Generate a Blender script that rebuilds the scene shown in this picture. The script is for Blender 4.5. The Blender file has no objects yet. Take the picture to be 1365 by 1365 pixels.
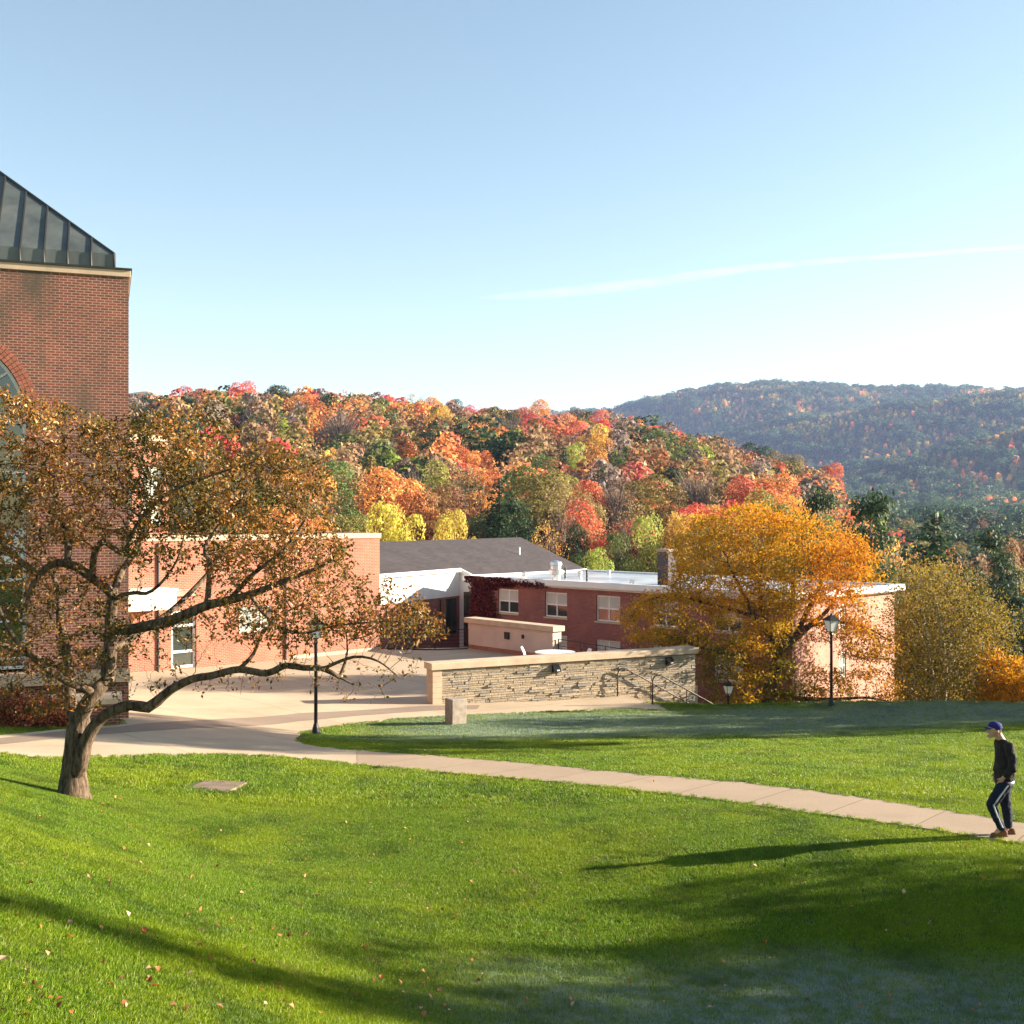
import bpy, bmesh, math, random
import numpy as np
from mathutils import Vector, Matrix
from mathutils.geometry import delaunay_2d_cdt
R = math.radians
rnd = random.Random(7)
rng = np.random.default_rng(11)
SC = bpy.context.scene
COL = SC.collection
# ------------------------------------------------------------------ camera, sky, sun, exposure
F, CU, HV = 1500.0, 682.5, 690.0          # focal length, centre column and horizon row in photo pixels (1365 wide)
cam = bpy.data.objects.new('camera', bpy.data.cameras.new('camera')); COL.objects.link(cam)
cam.location = (0, 0, 0); cam.rotation_euler = (R(90), 0, 0)
cam.data.sensor_width = 36; cam.data.lens = 36 * F / 1365
cam.data.shift_y = (HV - 682.5) / 1365
cam.data.clip_end = 60000; cam.data.clip_start = 0.1
SC.camera = cam
SUN_AZ, SUN_EL = R(11), R(16)              # azimuth counted from +X towards +Y
SV = Vector((math.cos(SUN_AZ) * math.cos(SUN_EL), math.sin(SUN_AZ) * math.cos(SUN_EL), math.sin(SUN_EL)))
W = bpy.data.worlds.new('World'); SC.world = W; W.use_nodes = True
wn = W.node_tree.nodes; wl = W.node_tree.links
bg = wn['Background']; bg.inputs['Strength'].default_value = 0.060
sky = wn.new('ShaderNodeTexSky'); sky.sky_type = 'NISHITA'; sky.sun_disc = False
sky.sun_elevation = SUN_EL; sky.sun_rotation = R(90) - SUN_AZ
sky.altitude = 300; sky.air_density = 1.0; sky.dust_density = 0.4; sky.ozone_density = 1.0
tn_ = wn.new('ShaderNodeMix'); tn_.data_type = 'RGBA'; tn_.blend_type = 'MULTIPLY'; tn_.inputs[0].default_value = 1; tn_.inputs[7].default_value = (1.06, 1.02, .89, 1)
wl.new(sky.outputs[0], tn_.inputs[6]); wl.new(tn_.outputs[2], bg.inputs['Color'])
sl = bpy.data.lights.new('sun', 'SUN'); sun = bpy.data.objects.new('sun', sl); COL.objects.link(sun)
sl.energy = 5.0; sl.angle = R(0.5); sl.color = (1.0, 0.86, 0.68)
sun.rotation_euler = (-SV).to_track_quat('-Z', 'Y').to_euler()
SC.view_settings.view_transform = 'Standard'; SC.view_settings.look = 'None'
SC.view_settings.exposure = 2.25; SC.view_settings.gamma = 1; SC.view_settings.use_curve_mapping = False
SC.cycles.max_bounces = 6; SC.cycles.transparent_max_bounces = 12
SC.cycles.volume_bounces = 0

# ------------------------------------------------------------------ helpers
def P(u, v, Y): return Vector(((u - CU) / F * Y, Y, -(v - HV) / F * Y))
def tag(o, label=None, cat=None, group=None, kind=None):
    if label: o['label'] = label
    if cat: o['category'] = cat
    if group: o['group'] = group
    if kind: o['kind'] = kind
    return o
def empty(name, loc=(0, 0, 0), rz=0.0, label=None, cat=None, group=None):
    o = bpy.data.objects.new(name, None); COL.objects.link(o); o.location = loc; o.rotation_euler = (0, 0, rz)
    o.empty_display_size = 0.2
    return tag(o, label, cat, group)
def link(name, me, mat=None, parent=None, smooth=False):
    o = bpy.data.objects.new(name, me); COL.objects.link(o)
    if mat is not None:
        for m in (mat if isinstance(mat, (list, tuple)) else [mat]): me.materials.append(m)
    if parent is not None: o.parent = parent
    if smooth: me.polygons.foreach_set('use_smooth', [True] * len(me.polygons))
    return o
def kids(o): return [c for c in bpy.data.objects if c.parent == o]
def np_mesh(name, V, Fc, k, col=None):
    """mesh from numpy arrays, all faces having k corners"""
    me = bpy.data.meshes.new(name); n = len(Fc)
    me.vertices.add(len(V)); me.vertices.foreach_set('co', np.ascontiguousarray(V, dtype=np.float32).ravel())
    me.loops.add(n * k); me.loops.foreach_set('vertex_index', np.ascontiguousarray(Fc, dtype=np.int32).ravel())
    me.polygons.add(n); me.polygons.foreach_set('loop_start', np.arange(0, n * k, k, dtype=np.int32))
    me.update(calc_edges=True)
    if col is not None:
        a = me.attributes.new('tint', 'FLOAT', 'FACE'); a.data.foreach_set('value', np.asarray(col, dtype=np.float32))
    me.validate()
    return me

class MB:
    """collects faces; build() links them as one mesh with metre UVs"""
    def __init__(s): s.v = []; s.f = []; s.m = []; s.t = []
    def add(s, vs, fs, mi=0, t=0.5):
        b = len(s.v); s.v += [tuple(p) for p in vs]
        for f in fs: s.f.append([b + i for i in f]); s.m.append(mi); s.t.append(t)
        return s
    def box(s, x0, y0, z0, x1, y1, z1, mi=0, t=0.5):
        vs = [(x, y, z) for z in (z0, z1) for (x, y) in ((x0, y0), (x1, y0), (x1, y1), (x0, y1))]
        return s.add(vs, [(3, 2, 1, 0), (4, 5, 6, 7), (0, 1, 5, 4), (1, 2, 6, 5), (2, 3, 7, 6), (3, 0, 4, 7)], mi, t)
    def prism(s, poly, z0, z1, mi=0, axis='z'):
        n = len(poly)
        if axis == 'z': lo = [(x, y, z0) for x, y in poly]; hi = [(x, y, z1) for x, y in poly]
        elif axis == 'y': lo = [(x, z0, y) for x, y in poly]; hi = [(x, z1, y) for x, y in poly]
        else: lo = [(z0, x, y) for x, y in poly]; hi = [(z1, x, y) for x, y in poly]
        return s.add(lo + hi, [list(range(n))[::-1], list(range(n, 2 * n))] + [(i, (i + 1) % n, n + (i + 1) % n, n + i) for i in range(n)], mi)
    def tube(s, pts, rad, n=8, mi=0, cap=True):
        pts = [Vector(p) for p in pts]
        if not hasattr(rad, '__len__'): rad = [rad] * len(pts)
        vs = []; up = Vector((0.31, 0.17, 0.93)); 
        for i, p in enumerate(pts):
            d = (pts[min(i + 1, len(pts) - 1)] - pts[max(i - 1, 0)]).normalized()
            if abs(d.dot(up)) > 0.97: up = Vector((0.9, 0.3, 0.1))
            a = d.cross(up).normalized(); b = d.cross(a)
            up = a.cross(d) * -1 if False else up
            for k in range(n):
                w = 2 * math.pi * k / n
                vs.append(p + (a * math.cos(w) + b * math.sin(w)) * rad[i])
        fs = []
        for i in range(len(pts) - 1):
            for k in range(n):
                fs.append((i * n + k, i * n + (k + 1) % n, (i + 1) * n + (k + 1) % n, (i + 1) * n + k))
        if cap: fs += [tuple(range(n))[::-1], tuple(range((len(pts) - 1) * n, len(pts) * n))]
        return s.add(vs, fs, mi)
    def lathe(s, prof, n=16, c=(0, 0, 0), mi=0):
        vs = [(c[0] + r * math.cos(2 * math.pi * k / n), c[1] + r * math.sin(2 * math.pi * k / n), c[2] + z) for r, z in prof for k in range(n)]
        m = len(prof)
        fs = [(i * n + k, i * n + (k + 1) % n, (i + 1) * n + (k + 1) % n, (i + 1) * n + k) for i in range(m - 1) for k in range(n)]
        fs += [tuple(range(n))[::-1], tuple(range((m - 1) * n, m * n))]
        return s.add(vs, fs, mi)
    def ball(s, c, r, n=10, mi=0):
        rx, ry, rz = (r, r, r) if not hasattr(r, '__len__') else r
        vs = [(c[0], c[1], c[2] - rz)]
        h = n // 2 + 1
        for i in range(1, h):
            a = -math.pi / 2 + math.pi * i / h
            for k in range(n):
                w = 2 * math.pi * k / n
                vs.append((c[0] + rx * math.cos(a) * math.cos(w), c[1] + ry * math.cos(a) * math.sin(w), c[2] + rz * math.sin(a)))
        vs.append((c[0], c[1], c[2] + rz)); L = len(vs) - 1
        fs = [(0, 1 + (k + 1) % n, 1 + k) for k in range(n)]
        for i in range(h - 2):
            for k in range(n):
                fs.append((1 + i * n + k, 1 + i * n + (k + 1) % n, 1 + (i + 1) * n + (k + 1) % n, 1 + (i + 1) * n + k))
        fs += [(L, L - n + k, L - n + (k + 1) % n) for k in range(n)]
        return s.add(vs, fs, mi)
    def build(s, name, mat, parent=None, smooth=False, bevel=0.0, tint=False):
        me = bpy.data.meshes.new(name); me.from_pydata(s.v, [], s.f); me.update()
        me.polygons.foreach_set('material_index', s.m)
        if tint:
            a = me.attributes.new('tint', 'FLOAT', 'FACE'); a.data.foreach_set('value', s.t)
        uv = me.uv_layers.new(name='UVMap')
        for p in me.polygons:
            n = p.normal
            for li in p.loop_indices:
                c = me.vertices[me.loops[li].vertex_index].co
                if abs(n.z) > 0.75: w = (c.x, c.y)
                elif abs(n.y) >= abs(n.x): w = (c.x, c.z)
                else: w = (c.y + 0.07, c.z)
                uv.data[li].uv = w
        o = link(name, me, mat, parent, smooth)
        if bevel:
            b = o.modifiers.new('b', 'BEVEL'); b.width = bevel; b.segments = 2; b.limit_method = 'ANGLE'
        return o

# ------------------------------------------------------------------ materials
class NT:
    def __init__(s, m): s.t = m.node_tree; s.n = s.t.nodes; s.l = s.t.links
    def new(s, typ, **kw):
        n = s.n.new('ShaderNode' + typ)
        for k, v in kw.items():
            if k.startswith('i_'):
                key = k[2:]; key = int(key) if key.isdigit() else key.replace('_', ' ')
                s.put(n.inputs[key], v)
            else: setattr(n, k, v)
        return n
    def put(s, inp, v):
        if isinstance(v, bpy.types.NodeSocket): s.l.new(v, inp)
        else:
            if inp.type == 'RGBA' and len(v) == 3: v = (*v, 1)
            inp.default_value = v
    def math(s, op, a, b=0.0, c=None, clamp=False):
        n = s.new('Math', operation=op, use_clamp=clamp); s.put(n.inputs[0], a); s.put(n.inputs[1], b)
        if c is not None: s.put(n.inputs[2], c)
        return n.outputs[0]
    def mix(s, f, a, b, mode='MIX'):
        n = s.new('Mix', data_type='RGBA', blend_type=mode); s.put(n.inputs[0], f); s.put(n.inputs[6], a); s.put(n.inputs[7], b)
        return n.outputs[2]
    def noise(s, vec, scale, detail=4, rough=0.55, out=0):
        n = s.new('TexNoise'); n.inputs['Scale'].default_value = scale; n.inputs['Detail'].default_value = detail; n.inputs['Roughness'].default_value = rough
        if vec is not None: s.l.new(vec, n.inputs['Vector'])
        return n.outputs[out]
    def ramp(s, f, stops, interp='LINEAR'):
        n = s.new('ValToRGB'); r = n.color_ramp; r.interpolation = interp
        while len(r.elements) < len(stops): r.elements.new(0.5)
        for e, (p, c) in zip(r.elements, stops): e.position = p; e.color = (*c, 1) if len(c) == 3 else c
        s.l.new(f, n.inputs[0]); return n.outputs[0]
    def smooth(s, x, a, b):
        n = s.new('MapRange', interpolation_type='SMOOTHSTEP'); s.put(n.inputs[0], x)
        n.inputs[1].default_value = a; n.inputs[2].default_value = b
        return n.outputs[0]
def newmat(name):
    m = bpy.data.materials.new(name); m.use_nodes = True; t = NT(m)
    return m, t, t.n['Principled BSDF']
def plain(name, col, rough=0.6, metal=0.0, var=0.12, nscale=6.0, bump=0.0, spec=0.4):
    m, t, b = newmat(name)
    tc = t.new('TexCoord').outputs['Object']
    n1 = t.noise(tc, nscale, 5)
    lo = tuple(c * (1 - var * 2) for c in col); hi = tuple(min(1, c * (1 + var)) for c in col)
    t.put(b.inputs['Base Color'], t.ramp(n1, [(0.25, lo), (0.7, hi)]))
    b.inputs['Roughness'].default_value = rough; b.inputs['Metallic'].default_value = metal
    b.inputs['Specular IOR Level'].default_value = spec
    if bump:
        bp = t.new('Bump'); bp.inputs['Strength'].default_value = 0.6; bp.inputs['Distance'].default_value = bump
        t.l.new(t.noise(tc, nscale * 9, 4), bp.inputs['Height']); t.l.new(bp.outputs[0], b.inputs['Normal'])
    return m
def brick(name, c1, c2, mortar, stain=0.0, msize=0.011):
    m, t, b = newmat(name)
    uv = t.new('UVMap').outputs[0]
    br = t.new('TexBrick'); br.inputs['Scale'].default_value = 1.0
    br.inputs['Brick Width'].default_value = 0.215; br.inputs['Row Height'].default_value = 0.075
    br.inputs['Mortar Size'].default_value = msize; br.inputs['Mortar Smooth'].default_value = 0.2; br.inputs['Bias'].default_value = 0.0
    br.inputs['Color1'].default_value = (*c1, 1); br.inputs['Color2'].default_value = (*c2, 1); br.inputs['Mortar'].default_value = (*mortar, 1)
    t.l.new(uv, br.inputs['Vector'])
    n1 = t.noise(uv, 0.8, 6, 0.65)
    c = t.mix(1.0, br.outputs[0], t.ramp(n1, [(0.3, (0.72, 0.74, 0.76)), (0.65, (1.1, 1.06, 1.04))]), 'MULTIPLY')
    if stain:
        mp = t.new('Mapping'); mp.inputs['Scale'].default_value = (1.0, 0.28, 1); t.l.new(uv, mp.inputs[0])
        st = t.ramp(t.noise(mp.outputs[0], 0.9, 5, 0.6), [(0.5, (0, 0, 0)), (0.68, (1, 1, 1))])
        c = t.mix(t.math('MULTIPLY', st, stain), c, (0.075, 0.06, 0.04))
    t.put(b.inputs['Base Color'], c); b.inputs['Roughness'].default_value = 0.85
    bp = t.new('Bump'); bp.inputs['Strength'].default_value = 0.5; bp.inputs['Distance'].default_value = 0.008
    t.l.new(t.math('SUBTRACT', 1.0, br.outputs['Fac']), bp.inputs['Height']); t.l.new(bp.outputs[0], b.inputs['Normal'])
    return m
def leafmat(name, src='obj', ramp=None, trans=0.35, spec=.18):
    """leaf shader: colour from object colour / instance attribute / a ramp over the per-leaf tint"""
    m, t, b = newmat(name)
    tn = t.new('Attribute'); tn.attribute_name = 'tint'; tint = tn.outputs['Fac']
    if src == 'obj': base = t.new('ObjectInfo').outputs['Color']
    elif src == 'inst':
        a = t.new('Attribute'); a.attribute_type = 'INSTANCER'; a.attribute_name = 'tcol'; base = a.outputs['Color']
    if src == 'ramp': c = t.ramp(tint, ramp)
    else:
        hs = t.new('HueSaturation'); t.l.new(base, hs.inputs['Color'])
        t.l.new(t.math('MULTIPLY_ADD', tint, 0.07, 0.465), hs.inputs['Hue'])
        t.l.new(t.math('MULTIPLY_ADD', tint, 0.8, 0.75), hs.inputs['Value'])
        c = hs.outputs[0]
    t.put(b.inputs['Base Color'], c); b.inputs['Roughness'].default_value = 0.6; b.inputs['Specular IOR Level'].default_value = spec
    tr = t.new('BsdfTranslucent'); t.put(tr.inputs[0], c)
    mx = t.new('MixShader'); mx.inputs[0].default_value = trans
    t.l.new(b.outputs[0], mx.inputs[1]); t.l.new(tr.outputs[0], mx.inputs[2])
    t.l.new(mx.outputs[0], t.n['Material Output'].inputs[0])
    return m

# ------------------------------------------------------------------ terrain: near lawn (thin plate through surveyed points), valley, hills
CP = [(0,1365,7.5),(340,1365,9.2),(682,1365,10.9),(1024,1365,11.6),(1365,1365,12.0),
 (0,1190,10.3),(300,1285,10.6),(560,1355,11.0),(600,1290,12.5),(1000,1290,13.2),(1365,1290,13.3),
 (0,1100,13.6),(97,1065,19.0),(0,1045,17.4),(0,1006,22.6),(300,1150,16.5),(600,1150,16.8),(900,1150,16.6),(1200,1150,16.2),(1335,1117,17.6),
 (300,1060,21.4),(600,1060,21.8),(250,1010,25.3),(450,1016,26.6),(700,1038,23.8),(960,1068,20.8),(1200,1100,18.5),
 (480,1002,28.0),(800,1028,24.8),(1000,1045,22.7),(1250,1078,19.9),(1365,1098,18.5),
 (1365,1020,27),(1000,1000,30),(700,990,32.4),(421,980,33.6),(605,966,36.3),(1108,942,42),(930,950,41.0),(1365,943,42.4),(1240,940.5,42.4),
 (1365,968,36.5),(900,976,35.4),(568,939,41),(700,938,42.3),(795,934,43.6),(850,948,40.5),(0,992,24.6),(155,967,30.2),(300,940,38.5),(200,955,33.0)]
cpw = [tuple(P(u, v, Y)) for u, v, Y in CP]
cpw += [(-16.2,47.9,-6.62),(-6.7,57,-6.72),(-2.3,58,-6.75),(2,53.2,-6.8),(7.5,46.1,-6.95),(-13,42,-6.45),
 (-10,2,-1.0),(0,0,-3.6),(10,2,-4.6),(-14,12,-1.6),(-20,22,-3.6),(30,10,-5.0),(32,26,-5.6),(42,40,-8.5),(-30,40,-5.6),(-12,24,-4.9),(45,14,-6)]
cpw = np.array(cpw)
def _U(r2): return np.where(r2 > 0, 0.5 * r2 * np.log(np.maximum(r2, 1e-12)), 0)
_n = len(cpw); _d2 = ((cpw[:, None, :2] - cpw[None, :, :2]) ** 2).sum(-1)
_A = np.zeros((_n + 3, _n + 3)); _A[:_n, :_n] = _U(_d2) + 3.0 * np.eye(_n)
_A[:_n, _n] = 1; _A[:_n, _n + 1:] = cpw[:, :2]; _A[_n, :_n] = 1; _A[_n + 1:, :_n] = cpw[:, :2].T
_w = np.linalg.solve(_A, np.concatenate([cpw[:, 2], [0, 0, 0]]))
def tps(X, Y):
    X = np.asarray(X, float); Y = np.asarray(Y, float); sh = X.shape; x = np.clip(X.ravel(), -40, 50); y = np.clip(Y.ravel(), -5, 62)
    out = np.empty(x.size)
    for i in range(0, x.size, 20000):
        a, b = x[i:i+20000], y[i:i+20000]
        d2 = (a[:, None] - cpw[None, :, 0]) ** 2 + (b[:, None] - cpw[None, :, 1]) ** 2
        out[i:i+20000] = _U(d2) @ _w[:_n] + _w[_n] + _w[_n+1] * a + _w[_n+2] * b
    return out.reshape(sh)
def sst(x, a, b): 
    t = np.clip((x - a) / (b - a), 0, 1); return t * t * (3 - 2 * t)
EX, EY = [-60,-8,-4,3.5,4.6,8,11,20,45,90], [62,60,48,43.9,42.9,42.2,42.7,43.6,45,50]
HU = [-900,-300,0,175,250,320,400,500,600,700,770,850,900,960,1020,1080,1130,1200,1300,1500,2600]
HC = [510,516,522,526,524,520,522,528,535,545,551,560,575,590,603,622,650,690,735,770,800]     # crest of the wooded hill (tree tops)
def vnoise(X, Y, s, seed=0):
    """cheap smooth value noise"""
    r = np.random.default_rng(seed); n = 64; g = r.random((n, n))
    x = X / s; y = Y / s; xi = np.floor(x).astype(int); yi = np.floor(y).astype(int); fx = x - xi; fy = y - yi
    fx = fx * fx * (3 - 2 * fx); fy = fy * fy * (3 - 2 * fy)
    G = lambda a, b: g[a % n, b % n]
    return (G(xi, yi) * (1 - fx) + G(xi + 1, yi) * fx) * (1 - fy) + (G(xi, yi + 1) * (1 - fx) + G(xi + 1, yi + 1) * fx) * fy
RIDGES = [ # (distance, half width front, half width back, [(u, v)])
 (3600, 1500, 1500, [(300,600),(600,552),(700,548),(760,545),(815,547),(860,534),(900,525),(960,515),(1040,509),(1110,513),(1180,519),(1260,517),(1365,515),(1600,520),(2200,560)]),
 (2750, 900, 500, [(600,650),(760,640),(830,610),(900,586),(1000,566),(1100,550),(1200,536),(1365,524),(1700,515),(2300,540)]),
 (2050, 600, 450, [(800,670),(980,660),(1060,640),(1150,618),(1240,598),(1365,566),(1600,540),(2300,560)]),
 (1500, 500, 400, [(600,690),(900,680),(1130,664),(1200,652),(1365,655),(1700,640)])]
def zfar(X, Y):
    Y1 = np.maximum(Y, 40.0); u = CU + F * X / Y1
    vc = np.interp(u, HU, HC)
    Yc = np.interp(u, [0, 700, 1130, 1300], [400, 400, 440, 520])
    zc = (HV - vc) / F * Yc - 12.5
    ramp = sst(Y, 60, Yc) * 0.55 + np.clip((Y - 95) / (Yc - 95), 0, 1) * 0.45
    zh = -13 + (zc + 13) * ramp
    zb = np.maximum(zc - (Y - Yc) * 0.30, -35)
    hill = np.where(Y < Yc, zh, zb) + (vnoise(X, Y, 45, 3) - .5) * 5 * sst(Y, 90, 150)
    base = np.interp(Y, [0, 60, 150, 300, 600, 1000, 1500, 2500, 6000], [-12, -12.5, -20, -21, -16, -6, 8, 20, 20])
    w = sst(u, 1090, 1230)
    z = hill * (1 - w) + np.maximum(base, -60) * w
    z = np.where(Y > Yc, np.maximum(z, base), z)
    for (D, wf, wb, pr) in RIDGES:
        v = np.interp(u, [p[0] for p in pr], [p[1] for p in pr]); h = (HV - v) / F * D - 12 - .0045 * D
        Dd = D + (vnoise(X, Y, 420, int(D)) - .5) * D * 0.05
        t = np.where(Y < Dd, (Dd - Y) / wf, (Y - Dd) / wb)
        s = (1 - sst(t, 0, 1))
        zr = (h + 12) * s - 12 + (vnoise(X + Y * 0.5, Y, 230, 9) - .5) * 70 * s * (1 - s) * 2 + (vnoise(X, Y, 90, 19) - .5) * 16 * (1 - s) * sst(Y, 900, 1500)
        z = np.where(Y > 600, np.maximum(z, zr), z)
    return z
def surf(X, Y): return tps(X, Y)
def ground(X, Y):
    X = np.asarray(X, float); Y = np.asarray(Y, float)
    s = tps(X, Y); e = np.interp(X, EX, EY)
    D = np.maximum(Y - e, 0); near = np.maximum(s - 0.62 * (np.sqrt(D * D + 0.16) - 0.4), -12.2 + 0 * s)
    near = np.where(near < -11.2, -11.7 + 0.5 * (near + 12.2), near)
    return near * (1 - sst(Y, 56, 95)) + zfar(X, Y) * sst(Y, 56, 95)
def g1(x, y): return float(ground(np.array([x]), np.array([y]))[0])
def s1(x, y): return float(surf(np.array([x]), np.array([y]))[0])
def hit(u, v, fn=None, lo=6, hi=70):
    """where the sight line of a surveyed point meets the ground"""
    fn = fn or surf; Y = np.geomspace(lo, hi, 4000); X = (u - CU) / F * Y; Z = -(v - HV) / F * Y
    d = Z - fn(X, Y); k = np.argmax(d < 0)
    if d[k] >= 0: k = len(Y) - 1
    return float(X[k]), float(Y[k])

def inside(px, py, poly):
    x = np.asarray(px); y = np.asarray(py); c = np.zeros(x.shape, bool); n = len(poly)
    for i in range(n):
        (x0, y0), (x1, y1) = poly[i], poly[i - 1]
        m = ((y0 > y) != (y1 > y)); xx = (x1 - x0) * (y - y0) / ((y1 - y0) if y1 != y0 else 1e-9) + x0
        c ^= m & (x < xx)
    return c
def H(*pts): return [hit(u, v) for u, v in pts]
lawn_lower = H((-60,1003),(0,1005),(59,1012),(117,1010),(205,1008),(300,1007),(352,1008),(411,1013),(476,1020),(593,1031),(700,1040),(830,1053),(960,1068),(1080,1085),(1200,1101),(1300,1117),(1365,1126),(1500,1144))
island_low = H((1500,1118),(1365,1099),(1250,1080),(1120,1060),(1000,1045),(900,1037),(800,1028),(700,1018),(622,1012),(564,1007),(476,1001),(430,996.5),(404,991),(395,985))
island_up = H((401,978),(432,971),(476,965),(534,959),(593,955.5),(650,953),(728,949.5),(790,947),(831,946),(890,947))
WA, WD, WN = Vector((-2.88, 41.0, 0)), Vector((.898, .44, 0)), Vector((.44, -.898, 0))      # stone wall: left corner, direction, outward
def wp(t, d, z=0): q = WA + WD * t + WN * d; return (q.x, q.y)
foot = lawn_lower[8:] + island_low[:11]                     # concrete footpath
pave = (lawn_lower[:9] + island_low[10:] + island_up + [wp(8.05, 2.6), wp(8.05, -0.3), wp(11.9, -0.3), (2.4, 53.6), (-2.1, 58.4), (-6.7, 57.3),
        (-16.4, 48.2), (-22, 46), (-22, 33), (-12.5, 31.6), (-10.9, 31.6)] + H((156,967),(90,972),(0,981),(-60,984)))
ALLP = [foot, pave]
def on_hard(x, y): return inside(x, y, foot) | inside(x, y, pave)

def drape(name, poly, mat, off, step=1.0, skirt=0.12, fn=surf, kind='structure'):
    pts = []; n = len(poly)
    for i in range(n):
        a = Vector(poly[i]); b = Vector(poly[(i + 1) % n]); k = max(1, int((b - a).length / (step * 0.8)))
        for j in range(k): pts.append(a.lerp(b, j / k))
    nb = len(pts); xs = [p.x for p in pts]; ys = [p.y for p in pts]
    gx, gy = np.meshgrid(np.arange(min(xs), max(xs), step) + .013, np.arange(min(ys), max(ys), step) + .017)
    gx = gx.ravel(); gy = gy.ravel(); m = inside(gx, gy, poly)
    pts += [Vector((a, b)) for a, b in zip(gx[m], gy[m])]
    vs, es, fs, *_ = delaunay_2d_cdt(pts, [(i, (i + 1) % nb) for i in range(nb)], [], 1, 1e-5)
    X = np.array([v[0] for v in vs]); Y = np.array([v[1] for v in vs]); Z = fn(X, Y) + off
    V = [(a, b, c) for a, b, c in zip(X, Y, Z)]; Fc = [list(f) for f in fs]
    ec = {}
    for f in Fc:
        for i in range(len(f)):
            a, b = f[i], f[(i + 1) % len(f)]; ec[(a, b)] = ec.get((a, b), 0) + 1
    nv = len(V); low = {}
    for (a, b) in list(ec):
        if (b, a) not in ec:
            for q in (a, b):
                if q not in low: low[q] = len(V); V.append((V[q][0], V[q][1], V[q][2] - skirt))
            Fc.append([b, a, low[a], low[b]])
    me = bpy.data.meshes.new(name); me.from_pydata(V, [], Fc); me.update()
    o = link(name, me, mat); tag(o, kind=kind); return o

def frost_mask(t):
    """frost lies on the grass that has been in the shade since dawn: two areas of the lawn, in world metres"""
    pos = t.new('NewGeometry').outputs['Position']
    sx = t.new('SeparateXYZ'); t.l.new(pos, sx.inputs[0]); x, y = sx.outputs[0], sx.outputs[1]
    nz = t.noise(pos, 0.45, 4)
    # foreground hollow
    dx = t.math('DIVIDE', t.math('SUBTRACT', x, 4.4), 5.2); dy = t.math('DIVIDE', t.math('SUBTRACT', y, 11.4), 2.1)
    r = t.math('ADD', t.math('POWER', dx, 2.0), t.math('POWER', dy, 2.0))
    m1 = t.smooth(t.math('ADD', r, t.math('MULTIPLY', nz, 1.6)), 2.3, 0.9)
    # belt along the brow of the lawn: y = 34.8 + 0.27 x
    d = t.math('ABSOLUTE', t.math('SUBTRACT', y, t.math('MULTIPLY_ADD', x, 0.25, 36.0)))
    m2 = t.smooth(t.math('ADD', d, t.math('MULTIPLY', nz, 4.0)), 6.6, 3.6)
    m2 = t.math('MULTIPLY', m2, t.smooth(x, -6.5, -1.0))
    return t.math('MAXIMUM', m1, m2), pos
def grassmat(name, blade):
    m, t, b = newmat(name)
    fm, pos = frost_mask(t)
    big = t.noise(pos, 0.35, 5, 0.6); fine = t.noise(pos, 2.2, 4, 0.6)
    if blade:
        tn = t.new('Attribute'); tn.attribute_name = 'tint'
        c = t.ramp(tn.outputs['Fac'], [(0.0, (.045,.105,.004)), (0.5, (.135,.250,.006)), (0.88, (.235,.35,.010)), (0.96, (.38,.36,.10)), (1.0, (.48,.40,.17))])
        c = t.mix(t.smooth(big, 0.40, 0.68), c, t.mix(0.6, c, (.28,.34,.008)))
        c = t.mix(t.smooth(fine, 0.55, 0.78), c, t.mix(0.55, c, (.18,.15,.045)))
        c = t.mix(t.math('MULTIPLY', t.smooth(t.noise(pos, .9, 5, .65), .46, .68), .6), c, (.035,.085,.006))
        c = t.mix(t.math('MULTIPLY', fm, t.math('MULTIPLY_ADD', t.smooth(t.noise(pos, 6.0, 4, .7), .35, .7), .55, .16)), c, (.34,.40,.46))
        ln = t.new('Attribute'); 
    else:
        c = t.ramp(big, [(0.3, (.030,.058,.007)), (0.7, (.050,.085,.009))])
        c = t.mix(t.smooth(fine, 0.5, 0.75), c, (.060,.060,.018))
        c = t.mix(t.math('MULTIPLY', fm, 0.2), c, (.25,.28,.28))
    t.put(b.inputs['Base Color'], c); b.inputs['Roughness'].default_value = 0.5 if blade else 0.95; b.inputs['Specular IOR Level'].default_value = 0.3
    if blade:
        tr = t.new('BsdfTranslucent'); t.put(tr.inputs[0], c); mx = t.new('MixShader'); mx.inputs[0].default_value = 0.35
        t.l.new(b.outputs[0], mx.inputs[1]); t.l.new(tr.outputs[0], mx.inputs[2]); t.l.new(mx.outputs[0], t.n['Material Output'].inputs[0])
    return m
M = {}
M['blade'] = grassmat('grass_blade', True); M['soil'] = grassmat('turf', False)
M['forest_floor'] = plain('forest_floor', (.07,.055,.025), 0.95, nscale=0.05, var=.3)
M['mount_floor'] = plain('mountain_floor', (.06,.06,.028), 0.95, nscale=0.01, var=.3)

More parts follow.
